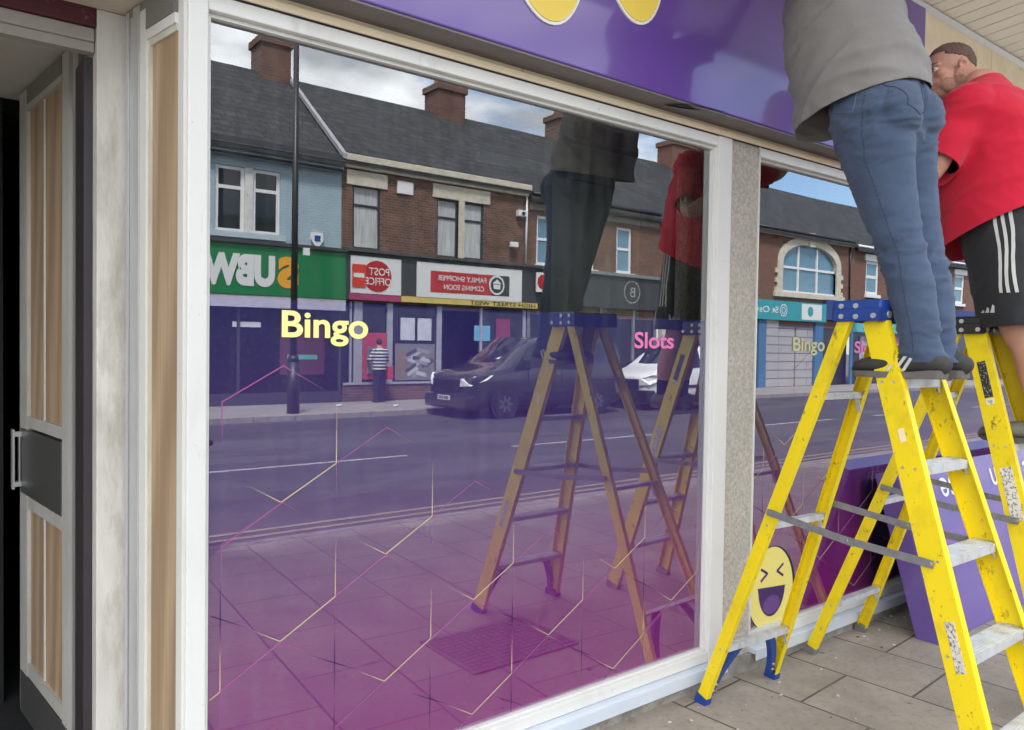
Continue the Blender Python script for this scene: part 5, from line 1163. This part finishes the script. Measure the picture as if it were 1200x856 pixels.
# jeans
bm=bmesh.new()
loft(bm,[(lx+.004,-1.048,ZT+.045,.062,.088),(lx+.004,-1.03,ZT+.14,.060,.074),(lx+.002,-.995,ZT+.34,.067,.080),(lx+.0,-.960,ZT+.46,.070,.082),(lx-.010,-.895,ZT+.70,.085,.112),(gx_-.085,-.850,ZT+.95,.100,.155),(gx_-.07,-.850,ZT+1.02,.10,.17)],hint=(1,0,0),seg=26,n=5)
loft(bm,[(rx_-.002,-1.048,ZT+.045,.062,.088),(rx_+.0,-1.03,ZT+.14,.060,.074),(rx_+.004,-1.00,ZT+.34,.067,.080),(rx_+.004,-.965,ZT+.46,.070,.082),(rx_+.010,-.905,ZT+.70,.085,.112),(gx_+.085,-.855,ZT+.95,.100,.155),(gx_+.07,-.855,ZT+1.02,.10,.17)],hint=(1,0,0),seg=26,n=5)
loft(bm,[(gx_,-.85,ZT+.93,.168,.152),(gx_,-.842,ZT+1.02,.174,.165),(gx_,-.820,ZT+1.12,.160,.140),(gx_,-.795,ZT+1.22,.148,.125)],hint=(1,0,0),seg=32,n=4)
for s in (-1,1): ell(bm,(gx_+s*.085,-.955,ZT+.97),(.085,.075,.10))
me=remesh(bm,.0075,4)
def jm(c):
    k=.5 if c.z<ZT+1.0 else max(.08,.5-4*(c.z-ZT-1.0))
    if c.z>ZT+1.04: return k
    for z,w_ in ((ZT+.12,.10),(ZT+.47,.10),(ZT+.93,.09)): k+=1.3*math.exp(-((c.z-z)/w_)**2)
    return k
fold(me,.005,sc=(3.0,3.0,12),seed=2,mask=jm); crease(me,.009,(2.6,2.6,9),3,jm,6.5); crease(me,.006,(6,6,17),12,jm,6.5); fold(me,.003,sc=(8,8,24),seed=9,mask=jm)
for v in me.vertices:      # seat crease
    c=v.co
    if c.z>ZT+.90 and c.y<-.93: v.co.y+=.022*math.exp(-((c.x-gx_)/.012)**2)*min(1,(c.z-ZT-.90)/.05)*max(0,min(1,(ZT+1.12-c.z)/.05))
cut(me,[((gx_,0,ZT+.060),(0,0,-1),None),((gx_,0,ZT+1.19),(0,0,1),None)],solid=.004)
jn=put(me,'jeans',M_jean,A)
# pocket seams on the jeans, riding on the cloth
from mathutils.bvhtree import BVHTree
def seam(me,origin_pts,direction,r,name,m_,parent,lift=.001):
    bm=bmesh.new(); bm.from_mesh(me); tree=BVHTree.FromBMesh(bm); a=MB(); prev=None
    for p in origin_pts:
        hit=tree.ray_cast(Vector(p)-Vector(direction).normalized()*.6,Vector(direction).normalized())
        if hit[0] is None: prev=None; continue
        q=hit[0]+hit[1]*lift
        if prev is not None: a.tube(prev,q,r,seg=5,caps=True)
        prev=q
    bm.free(); return a.build(name,m_,parent)
M_seam=mat('jeans_stitch',(.16,.22,.34),rough=.8); M_seamd=mat('jeans_seam_dark',(.040,.060,.105),rough=.9)
seg_=lambda p,q,n=14:[lerp(p,q,i/n) for i in range(n+1)]
seam(jn.data,seg_((2.5,-.74,2.60),(2.5,-.74,2.50))+seg_((2.5,-.74,2.50),(2.5,-.83,2.475))+seg_((2.5,-.83,2.475),(2.5,-.84,2.62)),(1,0,0),.0014,'pocket_seam',M_seam,jn)
seam(jn.data,seg_((2.5,-.865,2.62),(2.5,-.87,2.3),20)+seg_((2.5,-.87,2.3),(2.5,-.98,1.95),20)+seg_((2.5,-.98,1.95),(2.5,-1.04,1.60),20),(1,0,0),.0012,'side_seam',M_seamd,jn)
seam(jn.data,seg_((gx_-.15,-1.6,2.60),(gx_-.03,-1.6,2.585))+seg_((gx_-.03,-1.6,2.585),(gx_-.035,-1.6,2.47))+seg_((gx_-.035,-1.6,2.47),(gx_-.09,-1.6,2.44))+seg_((gx_-.09,-1.6,2.44),(gx_-.145,-1.6,2.47))+seg_((gx_-.145,-1.6,2.47),(gx_-.15,-1.6,2.60)),(0,1,0),.0014,'back_pocket',M_seamd,jn)
# t-shirt
bm=bmesh.new()
loft(bm,[(gx_,-.755,2.36,.198,.250),(gx_,-.755,2.50,.198,.252),(gx_,-.748,2.62,.198,.250),(gx_,-.70,2.76,.192,.238),(gx_,-.675,2.90,.198,.228),(gx_,-.670,3.02,.206,.205),(gx_,-.665,3.10,.205,.135),(gx_,-.655,3.16,.125,.085),(gx_,-.65,3.19,.075,.070)],hint=(1,0,0),seg=36,n=5,round_=(False,False))
slv=[]
for s,el_ in ((-1,(gx_-.34,-.52,3.10)),(1,(gx_+.33,-.50,3.16))):
    sh=(gx_+s*.16,-.675,3.075); e2=lerp(sh,el_,.98); slv.append((s,lerp(sh,el_,.78),(Vector(el_)-Vector(sh)).normalized()))
    loft(bm,[(*sh,.105,.090),(*lerp(sh,el_,.45),.088,.080),(*e2,.086,.078)],hint=(0,0,1),seg=24,n=4)
me=remesh(bm,.008,4)
fold(me,.013,sc=(3,3,9),seed=5,mask=lambda c:.35+1.3*math.exp(-((c.z-2.66)/.09)**2)+.6*math.exp(-((c.z-3.0)/.1)**2)); crease(me,.015,(2.2,2.2,5),31,None,5.,1.6); crease(me,.008,(4,4,9),17,None,5.,-1.2); fold(me,.003,sc=(7,7,20),seed=3)
pl=[((gx_,-.55,2.478),Vector((0,-.235,-1)).normalized(),None),((gx_,-.65,3.175),(0,0,1),None)]
for s,c_,d_ in slv: pl.append((c_,d_,(lambda q,s=s,c_=c_: (q-c_).length<.20 and s*(q.x-gx_)>.17)))
cut(me,pl,solid=.0035); put(me,'t_shirt',M_greyT,A)
M_sh1=mat('black_trainer',(.035,.035,.035),rough=.7,var=.2,bump=.3,bscale=200); M_sole1=mat('grey_rubber_sole',(.13,.12,.11),rough=.7); M_strip=mat('stripe_white',(.55,.55,.53),rough=.6); M_lace=M_blk
shoe(A,'shoe',(lx-.004,-1.125),(lx-.02,-.80),ZT,1.15,(M_sh1,M_sole1,M_strip,M_lace)); shoe(A,'shoe',(rx_+.005,-1.14),(rx_+.012,-.815),ZT,1.15,(M_sh1,M_sole1,M_strip,M_lace))
# ---------------------------------------------------------------- man in red
hx=3.985; ZB=1.203
B=thing('person','man in red t-shirt and striped black shorts standing on the black capped stepladder','person',(hx,-1.05,1.2))
M_redT=clothmat('red_tshirt',(.56,.012,.038),bump=.2)
M_short=clothmat('black_shorts',(.022,.023,.026),rough=.6)
fl,fr_=hx-.075,hx+.085
bm=bmesh.new()
for x,s in ((fl,-1),(fr_,1)):
    loft(bm,[(x,-1.075,ZB+.075,.038,.044),(x,-1.08,ZB+.15,.042,.050),(x,-1.06,ZB+.28,.062,.070),(x,-1.02,ZB+.42,.060,.068),(x+s*.005,-.985,ZB+.50,.066,.076),(x+s*.01,-.94,ZB+.70,.090,.105),(hx+s*.10,-.90,ZB+.92,.10,.12)],hint=(1,0,0),seg=20,n=4)
    loft(bm,[(x,-1.10,ZB+.06,.030,.034),(x,-1.0,ZB+.045,.032,.024),(x,-.89,ZB+.035,.032,.018)],hint=(1,0,0),seg=12,n=3)
loft(bm,[(hx,-.90,ZB+.86,.17,.13),(hx,-.89,ZB+1.0,.20,.155),(hx,-.86,ZB+1.14,.20,.17),(hx,-.84,ZB+1.30,.205,.165),(hx,-.815,ZB+1.46,.215,.145),(hx,-.79,ZB+1.58,.20,.105),(hx,-.765,ZB+1.65,.10,.08)],hint=(1,0,0),seg=28,n=4)
ell(bm,(hx,-.76,ZB+1.10),(.17,.17,.17))
loft(bm,[(hx,-.765,ZB+1.58,.080,.080),(hx,-.715,ZB+1.66,.076,.078),(hx,-.665,ZB+1.72,.072,.074)],hint=(1,0,0),seg=18,n=3)
hc=Vector((hx-.01,-.620,ZB+1.755)); XB,MB_,_=head(bm,hc,(-.84,.54,-.06),(0,.06,1),1.14)
arms=((-1,(hx-.325,-.700,ZB+1.215),(hx-.235,-.46,ZB+1.31),(.15,.75,.35)),(1,(hx+.31,-.55,ZB+1.50),(hx+.20,-.27,ZB+1.62),(-.1,.5,.7)))
for s,el_,wr,hd in arms:
    sh=(hx+s*.215,-.79,ZB+1.53)
    loft(bm,[(*sh,.068,.068),(*lerp(sh,el_,.5),.060,.060),(*el_,.046,.046),(*lerp(el_,wr,.35),.048,.044),(*wr,.031,.025)],hint=(0,0,1),seg=16,n=4)
    hand(bm,wr,hd,(0,1,-.4),-s,curl=.45,sc=1.05)
me=remesh(bm,.0055,5)
body=put(me,'body',M_skin,B)
face_bits(XB,MB_,B,1.12,M_hair)
M_crop=mat('cropped_brown_hair',(.135,.085,.062),rough=.8,var=.35,vscale=90,bump=.6,bscale=300,dirt=(.16,.09,.065),dscale=260,dlo=.45,dhi=.65)
haircap(XB,MB_,B,M_crop,s=1.12,grow=1.012,low=.036,front=.072,slope=.25)
# short beard shadow on the jaw : a thin shell hugging the lower face
M_beard=mat('stubble',(.38,.20,.145),rough=.7,var=.3,vscale=80,bump=.5,bscale=300,dirt=(.46,.24,.17),dscale=300,dlo=.45,dhi=.62)
bm=bmesh.new(); bm.from_mesh(body.data); inv=MB_.inverted(); off=Vector(wloc(body)); dl=[]
for f in bm.faces:
    q=inv@(f.calc_center_median()+ (Vector((0,0,0))) - hc)/1.12
    ok=(-.115<q.z<-.045+.0*q.y and q.y>-.0 and abs(q.x)<.10 and (q.z<-.058 or abs(q.x)>.045 or q.y<.05)) or (-.045<=q.z<.0 and -.004<q.y<.022 and abs(q.x)>.05 and abs(q.x)<.074)
    if (abs(q.x)<.024 and q.z>-.079): ok=False
    if not ok or inv is None: dl.append(f)
bmesh.ops.delete(bm,geom=dl,context='FACES')
seen=set(); best=set()
for v in bm.verts:
    if v in seen: continue
    st_=[v]; cur={v}
    while st_:
        q=st_.pop()
        for e in q.link_edges:
            r=e.other_vert(q)
            if r not in cur: cur.add(r); st_.append(r)
    seen|=cur
    if len(cur)>len(best): best=cur
bmesh.ops.delete(bm,geom=[v for v in bm.verts if v not in best],context='VERTS'); bm.normal_update()
for v in bm.verts: v.co+=v.normal*.0016
me=bpy.data.meshes.new('beard'); bm.to_mesh(me); bm.free(); 
if len(me.vertices): 
    o=bpy.data.objects.new('beard',me); me.materials.append(M_beard); COL.objects.link(o); o.parent=B; o.location=body.location
# shorts
bm=bmesh.new()
for x,s in ((fl,-1),(fr_,1)):
    loft(bm,[(x+s*.02,-.985,ZB+.46,.125,.148),(x+s*.02,-.965,ZB+.58,.122,.148),(x+s*.022,-.94,ZB+.72,.126,.152),(hx+s*.095,-.91,ZB+.90,.128,.165)],hint=(1,0,0),seg=26,n=5,round_=(False,True))
loft(bm,[(hx,-.91,ZB+.78,.19,.155),(hx,-.905,ZB+.90,.225,.19),(hx,-.885,ZB+1.02,.225,.20),(hx,-.87,ZB+1.10,.215,.195)],hint=(1,0,0),seg=30,n=4)
me=remesh(bm,.0085,4); fold(me,.009,sc=(4,4,5),seed=11); fold(me,.004,sc=(9,9,14),seed=4)
cut(me,[((hx,-.98,ZB+.515),Vector((0,-.05,-1)),None),((hx,0,ZB+1.09),(0,0,1),None)],solid=.004)
sh_=put(me,'shorts',M_short,B)
def ribbon(me,rows,direction,name,m_,parent,lift=.0022):
    """strip pressed onto a cloth mesh by casting rows of points"""
    bm=bmesh.new(); bm.from_mesh(me); tree=BVHTree.FromBMesh(bm); a=MB(); prev=None; D_=Vector(direction).normalized()
    for row in rows:
        cur=[]
        for p in row:
            h_=tree.ray_cast(Vector(p)-D_*.8,D_); cur.append(None if h_[0] is None else h_[0]+h_[1]*lift)
        if prev and all(c is not None for c in cur+prev): a.poly([prev[0],prev[1],cur[1],cur[0]])
        prev=cur
    bm.free(); return a.build(name,m_,parent)
for k in range(3):
    y0=-.915-.026*k; rows=[]
    for i in range(30):
        f=i/29; z=ZB+1.06-f*.40; y=y0-.04*f+.004*math.sin(f*8+k); rows.append([(hx-.5,y,z),(hx-.5,y-.013,z)])
    ribbon(sh_.data,rows,(1,0,0),'side_stripe',M_strip,sh_)
for k in range(3):      # three slanted bars of rising height
    y=-.865-.024*k; hgt=(.012,.024,.036)[k]
    ribbon(sh_.data,[[(hx-.5,y-.0,ZB+.575),(hx-.5,y-.019,ZB+.575)],[(hx-.5,y-.006-hgt*.35*0,ZB+.575+hgt*.5),(hx-.5,y-.019,ZB+.575+hgt*.5+.004)],[(hx-.5,y-.010,ZB+.575+hgt),(hx-.5,y-.019,ZB+.575+hgt*.8)]],(1,0,0),'three_bar_emblem',M_strip,sh_)
bm=bmesh.new()
loft(bm,[(hx,-.865,ZB+.80,.262,.268),(hx,-.87,ZB+.94,.262,.272),(hx,-.86,ZB+1.06,.250,.276),(hx,-.85,ZB+1.20,.238,.268),(hx,-.83,ZB+1.36,.240,.236),(hx,-.805,ZB+1.50,.245,.185),(hx,-.785,ZB+1.58,.215,.125),(hx,-.765,ZB+1.63,.135,.105),(hx,-.745,ZB+1.67,.098,.092),(hx,-.725,ZB+1.71,.090,.088)],hint=(1,0,0),seg=36,n=5,round_=(False,False))
slv=[]
for s,el_,wr,hd in arms:
    sh=(hx+s*.200,-.795,ZB+1.51); slv.append((s,lerp(sh,el_,.84),(Vector(el_)-Vector(sh)).normalized()))
    loft(bm,[(*sh,.112,.108),(*lerp(sh,el_,.5),.098,.094),(*lerp(sh,el_,1.02),.092,.088)],hint=(0,0,1),seg=24,n=4)
me=remesh(bm,.0085,4); fold(me,.014,sc=(3.4,3.4,6),seed=21,mask=lambda c:.4+.9*math.exp(-((c.z-ZB-1.38)/.15)**2)); crease(me,.011,(2.2,2.2,5.5),44,None,4.); fold(me,.002,sc=(9,9,16),seed=8)
pl=[((hx,-.75,ZB+.905),Vector((0,-.45,-1)).normalized(),None),((hx,-.75,ZB+1.650),Vector((0,.42,1)).normalized(),None)]
for s,c_,d_ in slv: pl.append((c_,d_,(lambda q,s=s,c_=c_: (q-c_).length<.19 and s*(q.x-hx)>.252)))
cut(me,pl,solid=.004); put(me,'t_shirt',M_redT,B)
a=MB()
for x in (fl,fr_):
    bm=bmesh.new(); loft(bm,[(x,-1.078,ZB+.07,.046,.053),(x,-1.08,ZB+.13,.047,.055),(x,-1.075,ZB+.19,.052,.060)],seg=20,n=4,round_=(False,False)); me=remesh(bm,.005,2); fold(me,.002,sc=(5,5,60),seed=1); put(me,'sock',mat('navy_sock',(.02,.03,.055),rough=.9,bump=.3,bscale=200),B)
a.bm.free()
M_sh2=mat('grey_green_trainer',(.15,.155,.12),rough=.8,var=.25,vscale=30,bump=.4,bscale=150); M_sole2=mat('dark_sole',(.10,.10,.09),rough=.8)
shoe(B,'shoe',(fl-.004,-1.165),(fl-.03,-.84),ZB,1.2,(M_sh2,M_sole2,M_sh2,mat('orange_lace',(.5,.12,.05))),stripes=False,up_=.10); shoe(B,'shoe',(fr_+.004,-1.165),(fr_+.03,-.84),ZB,1.2,(M_sh2,M_sole2,M_sh2,M_blk),stripes=False,up_=.10)
# ---------------------------------------------------------------- man at the cash machine (across the street, back to us)
cx,cy=9.93,-16.45
Cc=thing('person','man in a striped t-shirt and dark trousers using the cash machine across the street','person',(cx,cy,0))
bm=bmesh.new()
for s in (-1,1):
    loft(bm,[(cx+s*.09,cy,.08,.04,.045),(cx+s*.09,cy,.3,.055,.06),(cx+s*.09,cy-.01,.5,.055,.06),(cx+s*.09,cy,.85,.085,.09)],seg=14,n=3)
    sh=(cx+s*.19,cy,1.38); el_=(cx+s*.26,cy-.08,1.10); wr=(cx+s*.14,cy-.33,1.16)
    loft(bm,[(*sh,.05,.05),(*el_,.04,.04),(*wr,.027,.022)],hint=(0,0,1),seg=12,n=4); hand(bm,wr,(-s*.2,-1,.1),(0,0,-1),s if s>0 else -1,curl=.4)
loft(bm,[(cx,cy,.82,.15,.11),(cx,cy,1.0,.15,.12),(cx,cy,1.2,.16,.12),(cx,cy,1.38,.19,.11),(cx,cy-.02,1.46,.08,.07)],seg=20,n=4)
loft(bm,[(cx,cy-.02,1.44,.055,.055),(cx,cy-.04,1.54,.05,.055)],seg=14,n=3)
XC,MC,_=head(bm,(cx,cy-.055,1.60),(0,-1,-.15),(0,-.15,1),.95)
me=remesh(bm,.009,3); put(me,'body',M_skin2,Cc); haircap(XC,MC,Cc,M_hair,s=.95,grow=1.10); face_bits(XC,MC,Cc,.95,M_hair)
bm=bmesh.new(); loft(bm,[(cx,cy,.84,.19,.14),(cx,cy,1.0,.19,.145),(cx,cy,1.2,.195,.145),(cx,cy,1.36,.215,.13),(cx,cy-.01,1.45,.12,.09)],seg=24,n=4,round_=(False,False))
for s in (-1,1): loft(bm,[(cx+s*.17,cy,1.37,.08,.08),(cx+s*.25,cy-.06,1.16,.07,.07)],hint=(0,0,1),seg=14,n=4)
me=remesh(bm,.012,3); 
def stripemat():
    m=bpy.data.materials.new('striped_cotton'); m.use_nodes=True; t=m.node_tree; b=t.nodes['Principled BSDF']; b.inputs['Roughness'].default_value=.9; c=t.nodes.new('ShaderNodeTexCoord'); w_=t.nodes.new('ShaderNodeTexWave'); w_.bands_direction='Z'; w_.inputs['Scale'].default_value=3.6; r=t.nodes.new('ShaderNodeValToRGB'); r.color_ramp.elements[0].color=(.03,.035,.07,1); r.color_ramp.elements[1].color=(.6,.6,.62,1); r.color_ramp.elements[0].position=.5; r.color_ramp.elements[1].position=.56
    t.links.new(c.outputs['Object'],w_.inputs[0]); t.links.new(w_.outputs[0],r.inputs[0]); t.links.new(r.outputs[0],b.inputs['Base Color']); return m
cut(me,[((cx,cy,.88),(0,0,-1),None)],solid=.004); put(me,'t_shirt',stripemat(),Cc)
bm=bmesh.new()
for s in (-1,1): loft(bm,[(cx+s*.09,cy,.05,.07,.08),(cx+s*.09,cy,.45,.075,.085),(cx+s*.09,cy,.85,.105,.12)],seg=18,n=4)
loft(bm,[(cx,cy,.80,.17,.125),(cx,cy,.95,.17,.13)],seg=20,n=3); me=remesh(bm,.012,3); fold(me,.008,sc=(5,5,9),seed=6); put(me,'trousers',mat('dark_trousers',(.02,.022,.035),rough=.9),Cc)
for s in (-1,1): shoe(Cc,'shoe',(cx+s*.09,cy+.07),(cx+s*.10,cy-.20),0.003,1.1,(M_sh1,M_sole1,M_strip,M_blk),stripes=False,up_=.08)
t_=thing('shopping_bag','red carrier bag hanging from the right hand of the man at the cash machine','bag',(cx+.33,cy-.02,.75))
a=MB(); a.box(cx+.24,cx+.42,cy-.09,cy+.03,.62,.98,bev=.02); a.build('bag_body',M_atm,t_); a=MB(); a.tube((cx+.27,cy-.03,.98),(cx+.31,cy-.05,1.10),.006); a.tube((cx+.38,cy-.03,.98),(cx+.31,cy-.05,1.10),.006); a.build('handle',M_atm,t_)
# pigeons of litter on the far pavement: crisp packets and a cup
for (x,y,lab) in ((8.3,-15.6,'crumpled white wrapper on the far pavement near the green shop'),(9.5,-14.9,'flattened white cup on the far pavement near the post office')):
    a=MB(); a.tube((x,y,.02),(x+.13,y+.05,.045),.04,.03,seg=9); o=a.build('wrapper',M_strip); tag(o,lab,'wrapper')

# every rivet, stripe, lace and pot is a piece of its own
def split_loose(o):
    bm=bmesh.new(); bm.from_mesh(o.data); seen=set(); isl=[]
    for v in bm.verts:
        if v.index in seen: continue
        st_=[v]; cur=set([v.index])
        while st_:
            q=st_.pop()
            for e in q.link_edges:
                r=e.other_vert(q)
                if r.index not in cur: cur.add(r.index); st_.append(r)
        seen|=cur; isl.append(cur)
    bm.free()
    if len(isl)<2: return
    base=o.data
    for k,c in enumerate(isl):
        b2=bmesh.new(); b2.from_mesh(base); bmesh.ops.delete(b2,geom=[v for v in b2.verts if v.index not in c],context='VERTS')
        me=bpy.data.meshes.new(base.name); b2.to_mesh(me); b2.free()
        for q in base.materials:
            if len(me.materials)<len(base.materials): me.materials.append(q)
        if k==0: first=me
        else:
            n=o.copy(); n.data=me; COL.objects.link(n); n.parent=o.parent
    o.data=first
SPL=('rivet','shoe_stripe','laces','chimney_pot','lintel','gable_wall','notice_frames','roller_shutter','door_seam','shopfront_frame','window_display','window_poster','side_stripe','teal_pilaster','sign_letter','bead','wood_infill','glazing_bead','interior_partition','stone_band','three_bar_emblem','eyes','eyebrows','upper_wall','interior_wall_and_dark_sheet','stall_riser','shop_glass','cream_panel','hinge_post','plate_characters')
for o in list(bpy.data.objects):
    if o.type=='MESH' and o.name.split('.')[0] in SPL: split_loose(o)
REN={'laces':'lace','eyes':'eye','eyebrows':'eyebrow','side_stripe':'stripe'}
for o in list(bpy.data.objects):
    b_=o.name.split('.')[0]
    if b_ in REN: o.name=REN[b_]
